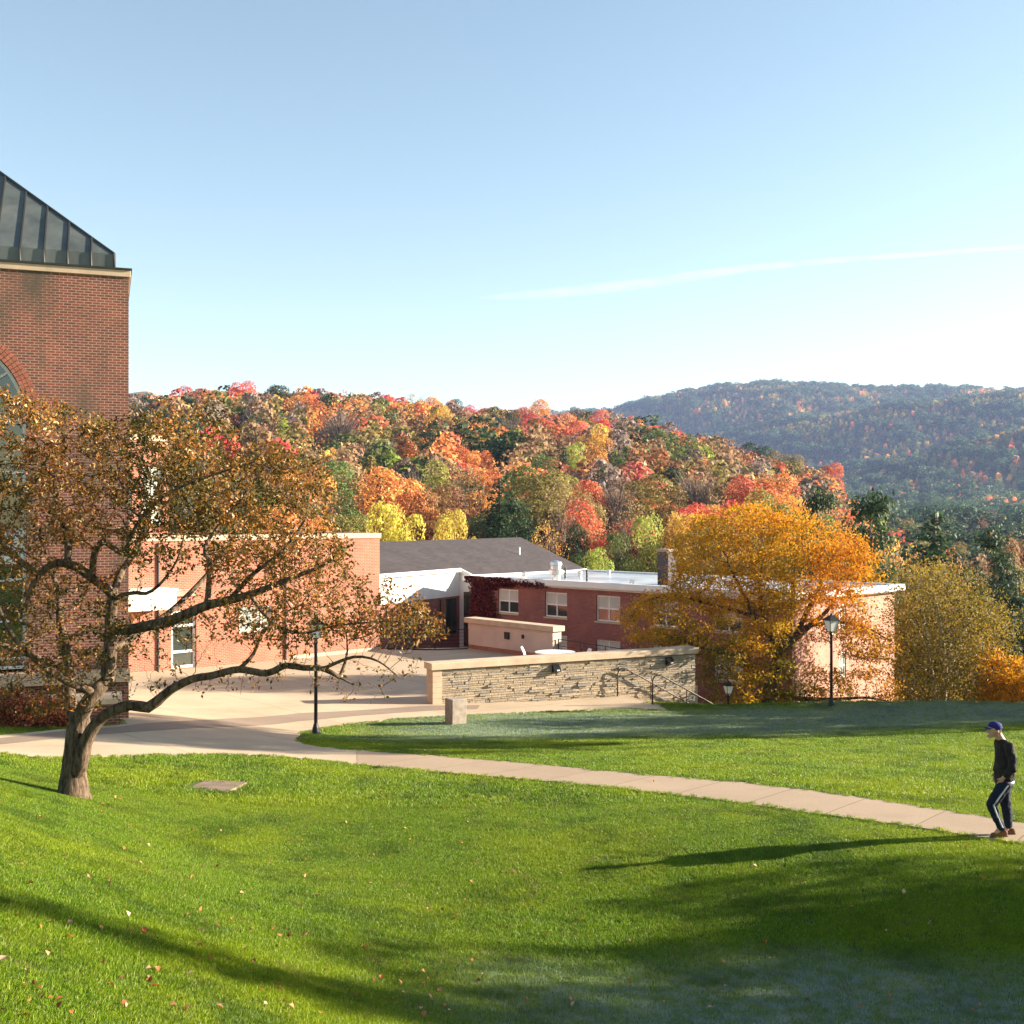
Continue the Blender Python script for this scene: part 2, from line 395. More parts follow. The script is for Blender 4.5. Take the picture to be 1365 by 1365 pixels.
def concrete(name, c, joints=True, ang=0.0, w=3.0, h=3.0, blotch=.18):
    m, t, b = newmat(name)
    pos = t.new('NewGeometry').outputs['Position']
    n1 = t.noise(pos, 0.35, 5, .6); n2 = t.noise(pos, 30, 3, .7)
    col = t.ramp(n1, [(0.3, tuple(x * (1 - blotch) for x in c)), (0.7, tuple(x * (1 + blotch * .5) for x in c))])
    col = t.mix(1.0, col, t.ramp(n2, [(0.3, (.86,.85,.84)), (0.7, (1.08,1.08,1.08))]), 'MULTIPLY')
    st = t.smooth(t.noise(pos, 1.3, 6, .7), .52, .66); col = t.mix(t.math('MULTIPLY', st, .16), col, tuple(x * .55 for x in c))
    if joints:
        mp = t.new('Mapping'); mp.inputs['Rotation'].default_value = (0, 0, ang); t.l.new(pos, mp.inputs[0])
        br = t.new('TexBrick'); br.offset = 0; br.inputs['Scale'].default_value = 1; br.inputs['Brick Width'].default_value = w; br.inputs['Row Height'].default_value = h
        br.inputs['Mortar Size'].default_value = .013; br.inputs['Color1'].default_value = (1,1,1,1); br.inputs['Color2'].default_value = (.9,.895,.89,1); br.inputs['Mortar'].default_value = (.50,.46,.42,1)
        t.l.new(mp.outputs[0], br.inputs['Vector']); col = t.mix(1.0, col, br.outputs[0], 'MULTIPLY')
    t.put(b.inputs['Base Color'], col); b.inputs['Roughness'].default_value = .85; b.inputs['Specular IOR Level'].default_value = .3
    return m
M['pave'] = concrete('plaza_concrete', (.46,.365,.255), True, -math.atan2(.69,.72), 4.2, 4.2)
M['foot'] = concrete('footpath_concrete', (.36,.27,.185), True, math.atan2(9.4,11.9), 1.55, 30, .12)
M['band'] = concrete('paver_band', (.24,.185,.14), False)
M['walkband'] = concrete('asphalt_walk', (.40,.32,.27), False)

def terrain_piece(name, ys, smin, smax, ns, mat):
    V = []; rows = []
    S = np.linspace(smin, smax, ns)
    Yg = np.repeat(np.array(ys)[:, None], ns, 1); Xg = S[None, :] * (14 + np.abs(Yg) * 1.0)
    Z = ground(Xg, Yg)
    hm = on_hard(Xg.ravel(), Yg.ravel()).reshape(Xg.shape); Z = np.where(hm, Z - 0.05, Z)
    V = np.stack([Xg, Yg, Z], -1).reshape(-1, 3); r, c = len(ys), ns
    i = (np.arange(r - 1)[:, None] * c + np.arange(c - 1)[None, :]).ravel()
    Fc = np.stack([i, i + 1, i + c + 1, i + c], 1)
    me = np_mesh(name, V, Fc, 4); o = link(name, me, mat, smooth=True); tag(o, kind='structure'); return o
y1 = list(np.arange(-30, 6, 3.0)) + list(np.arange(6, 60.01, .3))
y2 = list(np.geomspace(60, 760, 150)); y3 = list(np.geomspace(760, 5200, 150))
terrain_piece('lawn', y1, -2.2, 2.2, 320, M['soil'])
terrain_piece('hillside', y2, -1.6, 1.5, 260, M['forest_floor'])
terrain_piece('far_mountain', y3, -1.0, 1.3, 260, M['mount_floor'])
drape('plaza_pavement', pave, M['pave'], 0.02, .8, skirt=3.0)
drape('footpath', foot, M['foot'], 0.024, .6)
drape('paver_band', H((-40,988),(0,985.5),(90,975),(158,970),(188,966),(300,959),(400,951.5),(564,942),(575,941.5),(640,941),(636,946),(575,948),(476,955),(400,962),(300,970),(188,976),(90,984),(0,993.5),(-40,997)), M['band'], 0.028, .8, .0015)

# ------------------------------------------------------------------ more materials
M['brick_tower'] = brick('tower_brick', (.235,.060,.034), (.125,.038,.028), (.34,.235,.17), .95, .012)
M['brick_wing'] = brick('wing_brick', (.36,.108,.055), (.26,.078,.044), (.40,.26,.19), 0, .010)
M['brick_dorm'] = brick('dorm_brick', (.30,.085,.062), (.22,.06,.05), (.30,.17,.14), 0, .009)
M['brick_pale'] = brick('pale_brick', (.47,.225,.155), (.41,.185,.13), (.47,.28,.20), 0, .010)
M['brick_grey'] = brick('grey_brick', (.06,.05,.055), (.045,.04,.045), (.09,.08,.085), 0, .010)
M['coping'] = plain('coping_stone', (.50,.38,.265), .8, nscale=1.6, var=.12, bump=.004)
M['pinkwall'] = plain('parapet_render', (.56,.43,.35), .85, nscale=1.2, var=.08)
M['white'] = plain('white_paint', (.74,.73,.70), .5, nscale=2, var=.04)
M['cream'] = plain('cream_paint', (.72,.68,.60), .6, nscale=2, var=.06)
M['black'] = plain('black_metal', (.014,.014,.015), .4, .3, nscale=12)
M['steel'] = plain('steel_rail', (.07,.055,.045), .45, .5, nscale=12)
M['galv'] = plain('galvanised', (.62,.64,.66), .35, .8, nscale=5)
M['flat_roof'] = plain('roof_membrane', (.44,.48,.54), .25, 0.0, nscale=.35, var=.28, spec=.6)
M['grey_stone'] = plain('grey_stone', (.30,.25,.20), .9, nscale=5, var=.2, bump=.01)
M['slab'] = plain('slab_concrete', (.19,.135,.10), .9, nscale=3, var=.2, bump=.006)
M['blind'] = plain('window_blind', (.50,.47,.42), .8, nscale=2, var=.05)
M['door_brown'] = plain('dark_panel', (.09,.045,.035), .6)
def glass(name, col, rough=.06):
    m, t, b = newmat(name); b.inputs['Base Color'].default_value = (*col, 1); b.inputs['Roughness'].default_value = rough
    b.inputs['Specular IOR Level'].default_value = .9; b.inputs['IOR'].default_value = 1.7
    pos = t.new('NewGeometry').outputs['Position']; bp = t.new('Bump'); bp.inputs['Strength'].default_value = .05; bp.inputs['Distance'].default_value = .05
    t.l.new(t.noise(pos, 1.2, 2), bp.inputs['Height']); t.l.new(bp.outputs[0], b.inputs['Normal']); return m
M['glass'] = glass('window_glass', (.035,.045,.035)); M['glass_pale'] = glass('pale_glass', (.30,.33,.30), .12)
def shingles():
    m, t, b = newmat('shingles'); uv = t.new('UVMap').outputs[0]
    br = t.new('TexBrick'); br.inputs['Scale'].default_value = 1; br.inputs['Brick Width'].default_value = .5; br.inputs['Row Height'].default_value = .15
    br.inputs['Mortar Size'].default_value = .006; br.inputs['Color1'].default_value = (.060,.052,.056,1); br.inputs['Color2'].default_value = (.042,.037,.041,1); br.inputs['Mortar'].default_value = (.03,.026,.03,1)
    t.l.new(uv, br.inputs[0]); c = t.mix(1, br.outputs[0], t.ramp(t.noise(uv, .5, 5), [(.3, (.85,.85,.85)), (.7, (1.15,1.12,1.1))]), 'MULTIPLY')
    t.put(b.inputs['Base Color'], c); b.inputs['Roughness'].default_value = .95; b.inputs['Specular IOR Level'].default_value = .2; return m
M['shingle'] = shingles()
def metal_roof():
    m, t, b = newmat('aged_copper_roof'); tc = t.new('TexCoord').outputs['Object']
    mp = t.new('Mapping'); mp.inputs['Scale'].default_value = (1, 1, .25); t.l.new(tc, mp.inputs[0])
    c = t.ramp(t.noise(mp.outputs[0], 1.6, 6, .65), [(.3, (.06,.072,.072)), (.55, (.105,.122,.118)), (.75, (.15,.158,.145))])
    t.put(b.inputs['Base Color'], c); b.inputs['Metallic'].default_value = .35; b.inputs['Roughness'].default_value = .5; return m
M['metal_roof'] = metal_roof(); M['seam'] = plain('roof_seam', (.03,.032,.03), .5, .3)
def ledge():
    m, t, b = newmat('ledgestone'); tn = t.new('Attribute'); tn.attribute_name = 'tint'; tc = t.new('TexCoord').outputs['Object']
    c = t.ramp(tn.outputs['Fac'], [(0, (.19,.16,.125)), (.3, (.33,.27,.195)), (.6, (.42,.335,.225)), (.85, (.31,.285,.245)), (1, (.19,.18,.165))])
    c = t.mix(1, c, t.ramp(t.noise(tc, 7, 5, .65), [(.3, (.72,.72,.72)), (.7, (1.15,1.12,1.1))]), 'MULTIPLY')
    t.put(b.inputs['Base Color'], c); b.inputs['Roughness'].default_value = .9
    bp = t.new('Bump'); bp.inputs['Distance'].default_value = .015; t.l.new(t.noise(tc, 14, 5), bp.inputs['Height']); t.l.new(bp.outputs[0], b.inputs['Normal']); return m
M['ledge'] = ledge()
def bark(name, a, b_, sc=1.0):
    m, t, b = newmat(name); tc = t.new('TexCoord').outputs['Object']
    mp = t.new('Mapping'); mp.inputs['Scale'].default_value = (sc, sc, sc * .22); t.l.new(tc, mp.inputs[0])
    n = t.noise(mp.outputs[0], 16, 6, .7); t.put(b.inputs['Base Color'], t.ramp(n, [(.35, a), (.62, b_)])); b.inputs['Roughness'].default_value = .95
    b.inputs['Specular IOR Level'].default_value = .15
    bp = t.new('Bump'); bp.inputs['Strength'].default_value = 1; bp.inputs['Distance'].default_value = .035 / sc; t.l.new(n, bp.inputs['Height']); t.l.new(bp.outputs[0], b.inputs['Normal']); return m
M['bark'] = bark('apple_bark', (.022,.015,.011), (.19,.135,.09)); M['bark_far'] = bark('tree_bark', (.05,.04,.03), (.14,.11,.085), .4)
M['birch'] = bark('birch_bark', (.22,.19,.16), (.60,.55,.48), .5)
M['crab_leaf'] = leafmat('crabapple_leaf', 'ramp', [(0, (.04,.046,.010)), (.18, (.10,.078,.014)), (.42, (.21,.115,.020)), (.66, (.33,.155,.030)), (.8, (.29,.070,.022)), (.92, (.42,.24,.08)), (1, (.60,.44,.24))], .3)
M['crab_leaf'].node_tree.nodes['Principled BSDF'].inputs['Roughness'].default_value = .38
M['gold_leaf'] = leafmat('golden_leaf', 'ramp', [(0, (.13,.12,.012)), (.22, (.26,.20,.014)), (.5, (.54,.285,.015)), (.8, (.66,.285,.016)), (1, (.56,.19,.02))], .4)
M['birch_leaf'] = leafmat('birch_leaf', 'ramp', [(0, (.09,.085,.015)), (.4, (.24,.18,.022)), (.75, (.42,.28,.03)), (.92, (.50,.21,.03)), (1, (.60,.42,.14))], .35)
M['barberry'] = leafmat('barberry_leaf', 'ramp', [(0, (.10,.030,.016)), (.5, (.26,.075,.03)), (.85, (.40,.13,.05)), (1, (.50,.25,.12))], .3)
M['ivy'] = leafmat('ivy_leaf', 'ramp', [(0, (.05,.008,.010)), (.6, (.15,.016,.018)), (.9, (.26,.03,.025)), (1, (.09,.09,.03))], .25)
M['leaf_obj'] = leafmat('forest_leaf', 'obj'); M['leaf_inst'] = leafmat('far_forest_leaf', 'inst')
M['leaf_dead'] = leafmat('fallen_leaf', 'ramp', [(0, (.20,.075,.03)), (.4, (.45,.16,.05)), (.7, (.60,.40,.26)), (1, (.55,.10,.03))], .2)
M['twig'] = plain('twig', (.16,.125,.105), .9, nscale=.5)

# ------------------------------------------------------------------ leaves and branches
def leaves(name, C, size, mat, parent=None, tint=None, aspect=.5, up=0.0, droop=None, outward=None, fold=.25):
    """one folded leaf (two triangles pairs) per centre; numpy only"""
    n = len(C); size = np.broadcast_to(size, (n,))[:, None]
    d = rng.normal(size=(n, 3)); 
    if droop is not None: d[:, 2] -= droop
    d /= np.linalg.norm(d, axis=1)[:, None]
    nn = rng.normal(size=(n, 3)); nn[:, 2] += up
    if outward is not None: nn += outward
    s = np.cross(d, nn); s /= np.linalg.norm(s, axis=1)[:, None] + 1e-9; nn = np.cross(s, d)
    a = C - d * size * .5; b = C + d * size * .5; w = s * size * aspect * .5; k = nn * size * fold * aspect
    V = np.stack([a, C + w + k, b, C - w + k], 1).reshape(-1, 3)
    i = np.arange(n)[:, None] * 4
    Fc = np.concatenate([i + np.array([[0, 1, 2]]), i + np.array([[0, 2, 3]])], 1).reshape(-1, 3)
    if tint is None: tint = rng.random(n)
    me = np_mesh(name, V, Fc, 3, np.repeat(np.clip(tint, 0, 1), 2))
    return link(name, me, mat, parent)

def grow(nodes, par, att, step, kill, infl, iters, grav=(0, 0, 0)):
    """space colonisation: nodes (list of xyz), parents, attractor points"""
    N = np.array(nodes, float); par = list(par); A = att.copy()
    def near(A, N0, off, bd, bi):
        for s in range(0, len(N0), 400):
            d = ((A[:, None] - N0[None, s:s+400]) ** 2).sum(-1); k = d.argmin(1); dd = d[np.arange(len(A)), k]
            m = dd < bd; bd[m] = dd[m]; bi[m] = k[m] + off + s
        return bd, bi
    bd, bi = near(A, N, 0, np.full(len(A), 1e9), np.zeros(len(A), int)); grav = np.array(grav)
    for it in range(iters):
        m = bd < infl * infl
        if not m.any(): break
        idx = np.unique(bi[m]); D = np.zeros((len(N), 3)); dv = A[m] - N[bi[m]]; dv /= np.linalg.norm(dv, axis=1)[:, None] + 1e-9
        np.add.at(D, bi[m], dv); D = D[idx]; D /= np.linalg.norm(D, axis=1)[:, None] + 1e-9
        D += rng.normal(size=D.shape) * .22 + grav; D /= np.linalg.norm(D, axis=1)[:, None]
        new = N[idx] + D * step; off = len(N); N = np.vstack([N, new]); par += list(idx)
        bd, bi = near(A, new, off, bd, bi); keep = bd > kill * kill
        A, bd, bi = A[keep], bd[keep], bi[keep]
        if len(A) == 0 or len(N) > 30000: break
    return N, np.array(par)
def radii(N, par, r0, spec, ex=2.3, cap=1.0):
    n = len(N); acc = np.zeros(n); ch = np.zeros(n, int)
    for i in range(n - 1, 0, -1): pass
    order = np.argsort(-np.arange(n))
    acc[:] = 0
    for i in order:
        if acc[i] == 0: acc[i] = r0 ** ex
        if par[i] >= 0: acc[par[i]] += acc[i]
    r = np.minimum(acc ** (1 / ex), cap)
    for k, v in spec.items(): r[k] = v
    # children never thicker than parent
    for i in range(n):
        if par[i] >= 0 and i not in spec: r[i] = min(r[i], r[par[i]] * .97)
    return r
def branch_mesh(N, par, r, big=.035):
    n = len(N); kid = [[] for _ in range(n)]
    for i in range(n):
        if par[i] >= 0: kid[par[i]].append(i)
    mb = MB(); st = [i for i in range(n) if par[i] < 0]; st = [(i, None) for i in st]
    while st:
        i, frm = st.pop(); ch = [i] if frm is None else [frm, i]
        while kid[ch[-1]]:
            ks = sorted(kid[ch[-1]], key=lambda k: -r[k]); 
            for k in ks[1:]: st.append((k, ch[-1]))
            ch.append(ks[0])
        if len(ch) < 2: continue
        rr = [r[k] for k in ch]
        if frm is not None: rr[0] = min(rr[0], rr[1] * 1.25)
        mx = max(rr)
        mb.tube([N[k] for k in ch], rr, 12 if mx > .08 else 8 if mx > big else 5 if mx > .012 else 3, cap=mx > .03)
    return mb
def limbs(defs, step):
    """defs: list of (parent key, key, [(xyz, radius)...]); resampled chains joined at the nearest node of the parent limb"""
    N = []; par = []; spec = {}; keys = {}
    for pk, key, pts in defs:
        pts = [(Vector(p), r) for p, r in pts]; prev = -1
        if pk is not None:
            c = keys[pk]; prev = min(c, key=lambda i: (Vector(N[i]) - pts[0][0]).length)
            pts = [(Vector(N[prev]), min(spec[prev], pts[0][1]))] + pts[1:]
        ids = []
        # smooth through points (catmull)
        P_ = [p for p, _ in pts]; 
        for j in range(len(pts) - 1):
            a = P_[max(j - 1, 0)]; b = P_[j]; c_ = P_[j + 1]; d = P_[min(j + 2, len(P_) - 1)]
            k = max(1, int((c_ - b).length / step))
            for q in range(k):
                t = q / k
                if j == 0 and q == 0 and prev >= 0: continue
                x = .5 * ((2 * b) + (c_ - a) * t + (2 * a - 5 * b + 4 * c_ - d) * t * t + (3 * b - a - 3 * c_ + d) * t ** 3)
                N.append(tuple(x)); par.append(prev); prev = len(N) - 1; ids.append(prev); spec[prev] = pts[j][1] * (1 - t) + pts[j + 1][1] * t
        N.append(tuple(P_[-1])); par.append(prev); prev = len(N) - 1; ids.append(prev); spec[prev] = pts[-1][1]
        keys[key] = ids
    return N, par, spec, keys
def sample_poly(polys, Y0):
    """(polygon in photo pixels, number, near, far): points spread through the crown's depth"""
    out = []
    for poly, n, ya, yb in polys:
        us = [p[0] for p in poly]; vs = [p[1] for p in poly]; k = 0
        while k < n:
            u = rng.uniform(min(us), max(us), 4 * n); v = rng.uniform(min(vs), max(vs), 4 * n); m = inside(u, v, poly)
            u, v = u[m][:n - k], v[m][:n - k]; cu = (min(us) + max(us)) / 2; cv = (min(vs) + max(vs)) / 2
            rr = np.clip(1 - ((u - cu) / (max(us) - cu + 1)) ** 2 * .6 - ((v - cv) / (max(vs) - cv + 1)) ** 2 * .3, .15, 1) ** .5
            y = (ya + yb) / 2 + (rng.random(len(u)) - .5) * (yb - ya) * rr + Y0
            out.append(np.stack([(u - CU) / F * Y0 * (1 + 0 * y), y, -(v - HV) / F * Y0 * (1 + 0 * y)], 1)); k += len(u)
    return np.vstack(out)

# ------------------------------------------------------------------ crab apple on the lawn
def crab_tree():
    Y0 = 19.0; q = lambda u, v, dy=0.0: (Vector(((u - CU) / F * Y0, Y0 + dy, -(v - HV) / F * Y0)))
    base = q(97, 1066); gz = g1(base.x, base.y); base.z = gz - .12
    root = empty('crabapple_tree', (base.x, base.y, gz), 0, 'spreading crabapple tree with sparse bronze leaves and a forked trunk on the lawn', 'tree')
    px = Y0 / F
    L = lambda *p: [(q(u, v, dy), r * px) for u, v, dy, r in p]
    D = [(None, 'trunk', [(base, .36), (base + Vector((0.01, 0, .16)), .27)] + L((98,1030,0,16.5),(101,1000,0,15),(104,976,0,15.5),(106,960,0,14))),
     ('trunk', 'low', L((106,1040,-.1,12),(114,1010,-.16,9.5),(121,984,-.2,9),(138,958,-.25,7.5),(158,944,-.3,7.5),(182,936,-.3,7),(205,939,-.3,7.5),(217,931,-.3,7),(235,916,-.35,5.9),(264,901,-.4,5.3),(293,895,-.5,4.9),(328,887,-.5,4.6),(364,892,-.5,4.6),(390,881,-.6,4.3),(414,884,-.6,4.0),(440,884,-.7,3.6),(461,895,-.7,2.6),(476,903,-.7,1.2))),
     ('low', 'low_tip', L((461,894,-.7,2.6),(466,880,-.6,2),(469,862,-.5,1.4),(466,840,-.4,.9))),
     ('low', 'low_r', L((440,884,-.7,2.6),(480,868,-.8,2),(512,872,-.9,1.3),(540,892,-1,.7))),
     ('low', 'low_up', L((330,886,-.5,3),(345,868,-.4,2.4),(352,845,-.2,2),(372,822,0,1.5),(400,806,.2,1))),
     ('trunk', 'left', L((104,962,0,11),(90,950,.2,9),(80,927,.4,8),(74,900,.6,7),(62,868,.8,6),(48,835,1.0,5),(40,800,1.2,4),(28,770,1.3,3))),
     ('trunk', 'mid', L((106,958,0,11),(116,942,-.1,10.5),(130,922,-.1,10),(143,902,0,10),(146,878,0,9),(145,850,.1,8.5),(145,822,.1,8),(148,794,.1,7.5))),
     ('mid', 'arch', L((148,794,.1,7),(137,780,0,6.4),(126,770,-.1,6.2),(108,755,-.2,6),(88,749,-.3,5.5),(72,758,-.4,4.8),(62,774,-.5,3.8),(56,800,-.6,2.4))),
     ('arch', 'far_left', L((66,766,-.45,4.6),(52,752,-.5,4.4),(41,742,-.6,4.2),(24,718,-.8,3.8),(2,707,-1,3.2),(-30,690,-1.3,2.4),(-60,660,-1.5,1.4))),
     ('arch', 'up', L((96,750,-.3,5),(94,722,-.1,4.6),(80,690,.1,4.2),(68,660,.2,3.6),(62,635,.3,3),(50,617,.3,2.4),(66,592,.4,1.8),(84,570,.4,1.1))),
     ('mid', 'up_mid', L((150,800,.1,5.5),(148,770,.4,5),(160,735,.8,4.4),(168,700,1,3.8),(176,660,1.2,3),(190,620,1.3,2.2),(205,585,1.3,1.3))),
     ('mid', 'right', L((145,838,.1,7),(176,838,-.1,7),(205,832,-.3,7),(235,825,-.5,6.8),(264,814,-.7,6.4),(293,802,-.8,6),(323,795,-.9,5.4),(352,787,-1,4.8),(381,776,-1,4),(410,764,-1.1,3.2),(445,750,-1.1,2.2),(475,726,-1.2,1.2))),
     ('right', 'r_up', L((293,802,-.8,4),(293,780,-.7,3.8),(290,748,-.5,3.2),(280,728,-.3,2.6),(300,690,0,2),(330,650,.2,1.4),(350,615,.3,.9))),
     ('right', 'r_dn', L((352,787,-1,3),(364,805,-1,2.4),(388,828,-1,2),(420,835,-1.1,1.6),(460,826,-1.1,1.2),(520,820,-1.2,.9),(575,822,-1.3,.6))),
     ('right', 'r_mid', L((323,795,-.9,3.4),(360,760,-1.2,2.8),(400,730,-1.4,2),(430,690,-1.5,1.3))),
     ('arch', 'd', L((122,768,-.1,4.6),(135,736,-.3,4.4),(152,721,-.5,4.2),(170,728,-.7,3.8),(188,737,-.8,3.2),(197,718,-.9,2.8),(215,690,-1,2.4),(250,660,-1.1,2),(300,640,-1.2,1.5),(360,620,-1.2,.9))),
     ('mid', 'thin', L((148,800,.1,3.4),(164,793,0,3.2),(188,789,-.2,2.8),(205,789,-.4,2.4),(225,777,-.5,1.9),(250,745,-.6,1.4),(262,710,-.7,.9))),
     ('mid', 'back', L((146,870,.1,5),(165,850,.7,4.6),(200,820,1.3,4),(240,770,1.8,3.2),(270,720,2.1,2.4),(300,670,2.3,1.4))),
     ('left', 'back_l', L((74,900,.6,4.4),(40,880,.3,4),(5,860,0,3),(-40,840,-.3,2))),
     ('mid', 'front_l', L((130,922,-.1,5),(110,900,-.7,4.4),(90,870,-1.2,3.6),(70,830,-1.6,2.8),(60,790,-1.8,1.8)))]
    N, par, spec, keys = limbs(D, .11)
    polys = [([(-90,640),(-70,560),(0,520),(60,525),(110,545),(150,555),(180,565),(200,640),(180,720),(60,740),(-90,740)], 1250, -2.2, 2.0),
      ([(150,560),(205,560),(250,548),(290,545),(300,585),(330,600),(385,590),(420,610),(445,640),(440,680),(300,700),(180,700)], 900, -1.8, 2.0),
      ([(255,545),(285,522),(305,530),(300,560),(270,565)], 18, -.6, .4),
      ([(180,690),(440,680),(455,705),(440,740),(330,760),(180,760)], 360, -1.8, 1.4),
      ([(300,735),(420,705),(470,722),(482,718),(470,760),(500,790),(560,795),(600,825),(590,845),(500,850),(430,862),(370,860),(320,830)], 1250, -2.0, 0.6),
      ([(-90,740),(60,740),(150,780),(160,860),(140,935),(80,945),(20,925),(-60,900)], 800, -2.0, 1.6),
      ([(150,800),(300,810),(330,850),(240,900),(180,925),(140,900)], 190, -1.2, 1.5),
      ([(470,760),(560,770),(606,835),(560,862),(480,850)], 170, -1.8, -.2),
      ([(250,880),(480,850),(575,850),(560,925),(450,935),(400,910),(320,925),(250,915)], 95, -1.4, .2)]
    A = sample_poly(polys, Y0)
    N, par = grow(N, par, A, .085, .10, 1.6, 90, (0, 0, .02))
    r = radii(N, par, .0040, spec, 2.35)
    loc = np.array(root.location); Nl = N - loc
    mb = branch_mesh(Nl, par, r); mb.build('trunk', M['bark'], root, smooth=True)
    ns = len(spec); tipm = np.ones(len(N), bool); tipm[:ns] = False; tipm &= r < .012
    idx = np.where(tipm)[0]
    # twigs below the limbs on the right are almost bare, as in autumn
    u = CU + N[idx, 0] / Y0 * F; v = HV - N[idx, 2] / Y0 * F
    bare = (v > 846) & (u > 170)
    clump = vnoise(N[idx, 0] * 1 + 70, N[idx, 2] + N[idx, 1] * .8 + 70, .42, 14)
    bare = bare | ((clump < .27) & (rng.random(len(idx)) < .8))
    k = np.where(bare, rng.random(len(idx)) < .25, rng.random(len(idx)) < .97)
    idx = idx[k]; dens = np.where(v[k] < 740, 6, 4); rep = np.repeat(idx, dens)
    C = Nl[rep] + rng.normal(size=(len(rep), 3)) * .05
    patch = vnoise(N[rep, 0] * 1.0 + 50, N[rep, 2] * 1.0 + N[rep, 1] * .7 + 50, .55, 5)
    tint = np.clip(patch * .85 + rng.normal(size=len(rep)) * .20 - .02, 0, 1)
    leaves('crown', C, rng.uniform(.05, .095, len(rep)), M['crab_leaf'], root, tint, aspect=.52, up=.5)
    print('crab nodes', len(N), 'leaves', len(rep))
crab_tree()

# ------------------------------------------------------------------ golden tree below the brow
def golden_tree():
    Y0 = 49.5; q = lambda u, v, dy=0.0: (Vector(((u - CU) / F * Y0, Y0 + dy, -(v - HV) / F * Y0)))
    px = Y0 / F; base = q(1018, 1000); gz = g1(base.x, base.y); base.z = gz - .2
    root = empty('golden_tree', (base.x, base.y, gz), 0, 'broad golden orange tree in front of the red brick dormitory', 'tree')
    L = lambda *p: [(q(u, v, dy), r * px) for u, v, dy, r in p]
    D = [(None, 'trunk', [(base, .42), (base + Vector((0, 0, .4)), .33)] + L((1022,940,0,8.5),(1030,905,0,8),(1040,880,0,8))),
     ('trunk', 'a', L((1040,882,0,7),(1052,860,.2,6.5),(1066,848,.4,5.5),(1085,835,.6,4),(1110,815,.8,2.6),(1130,780,1,1.4))),
     ('trunk', 'b', L((1040,880,0,7),(1036,862,-.2,6),(1020,842,-.5,5),(1002,820,-.8,4),(985,790,-1,2.8),(965,755,-1.2,1.6))),
     ('trunk', 'c', L((1042,876,0,6),(1050,850,.5,5),(1060,815,.9,4),(1066,780,1.1,3),(1072,745,1.2,2),(1080,715,1.2,1.1))),
     ('a', 'd', L((1066,848,.4,4),(1075,820,.2,3.4),(1090,790,0,2.6),(1100,760,0,1.8),(1115,735,0,1))),
     ('b', 'e', L((1020,842,-.5,4),(1015,810,-.2,3.4),(1012,775,0,2.6),(1020,740,.2,1.8),(1028,705,.3,1))),
     ('trunk', 'f', L((1030,905,0,4.5),(1000,890,-.6,3.6),(970,870,-1.1,2.8),(935,860,-1.4,1.8),(890,845,-1.6,1.1))),
     ('b', 'h', L((1002,820,-.8,3),(970,810,-1,2.4),(930,800,-1.2,1.8),(890,790,-1.3,1.2),(850,800,-1.4,.8))),
     ('trunk', 'g', L((1024,932,0,4),(1070,930,-.4,3.2),(1110,928,-.8,2.4),(1145,925,-1,1.6),(1175,930,-1.1,.9))),
     ('a', 'i', L((1085,835,.6,3),(1120,830,.2,2.2),(1150,835,-.2,1.5),(1178,850,-.4,.9)))]
    N, par, spec, keys = limbs(D, .3)
    polys = [([(884,760),(895,712),(925,690),(960,674),(1005,668),(1040,680),(1085,684),(1130,712),(1165,745),(1152,775),(1120,800),(1020,810),(930,805),(885,790)], 1500, -3.4, 1.9),
      ([(826,815),(850,792),(880,783),(940,800),(1060,805),(1040,860),(1055,940),(935,945),(930,880),(890,862),(840,858)], 860, -3.4, 1.6),
      ([(1050,800),(1120,795),(1155,790),(1160,830),(1188,868),(1180,890),(1130,880),(1080,850)], 230, -2.2, 2.0),
      ([(1060,890),(1130,890),(1190,880),(1189,938),(1060,945)], 170, -2.2, 1.2)]
    A = sample_poly(polys, Y0); A = A[A[:, 1] < Y0 + 2.6]; A = A[vnoise(A[:, 0] * 1.0 + 60, A[:, 2] * 1.5 + A[:, 1] * .6 + 60, 1.5, 17) > .29]
    N, par = grow(N, par, A, .22, .27, 4.0, 60)
    r = radii(N, par, .007, spec, 2.3)
    loc = np.array(root.location); Nl = N - loc
    branch_mesh(Nl, par, r, .05).build('trunk', M['bark_far'], root, smooth=True)
    ns = len(spec); idx = np.where((np.arange(len(N)) >= ns) & (r < .03))[0]
    rep = np.repeat(idx, 15)
    jit = rng.normal(size=(len(rep), 3)) * np.array([.24, .24, .10])
    C = Nl[rep] + jit
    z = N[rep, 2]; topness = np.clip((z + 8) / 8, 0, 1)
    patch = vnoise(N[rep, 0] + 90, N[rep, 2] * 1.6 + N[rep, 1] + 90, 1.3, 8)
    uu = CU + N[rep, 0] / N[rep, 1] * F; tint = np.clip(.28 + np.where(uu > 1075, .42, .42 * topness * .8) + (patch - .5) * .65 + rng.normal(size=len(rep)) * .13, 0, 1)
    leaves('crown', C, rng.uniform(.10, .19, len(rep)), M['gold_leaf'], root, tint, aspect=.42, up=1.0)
    print('gold nodes', len(N), 'leaves', len(rep))
golden_tree()

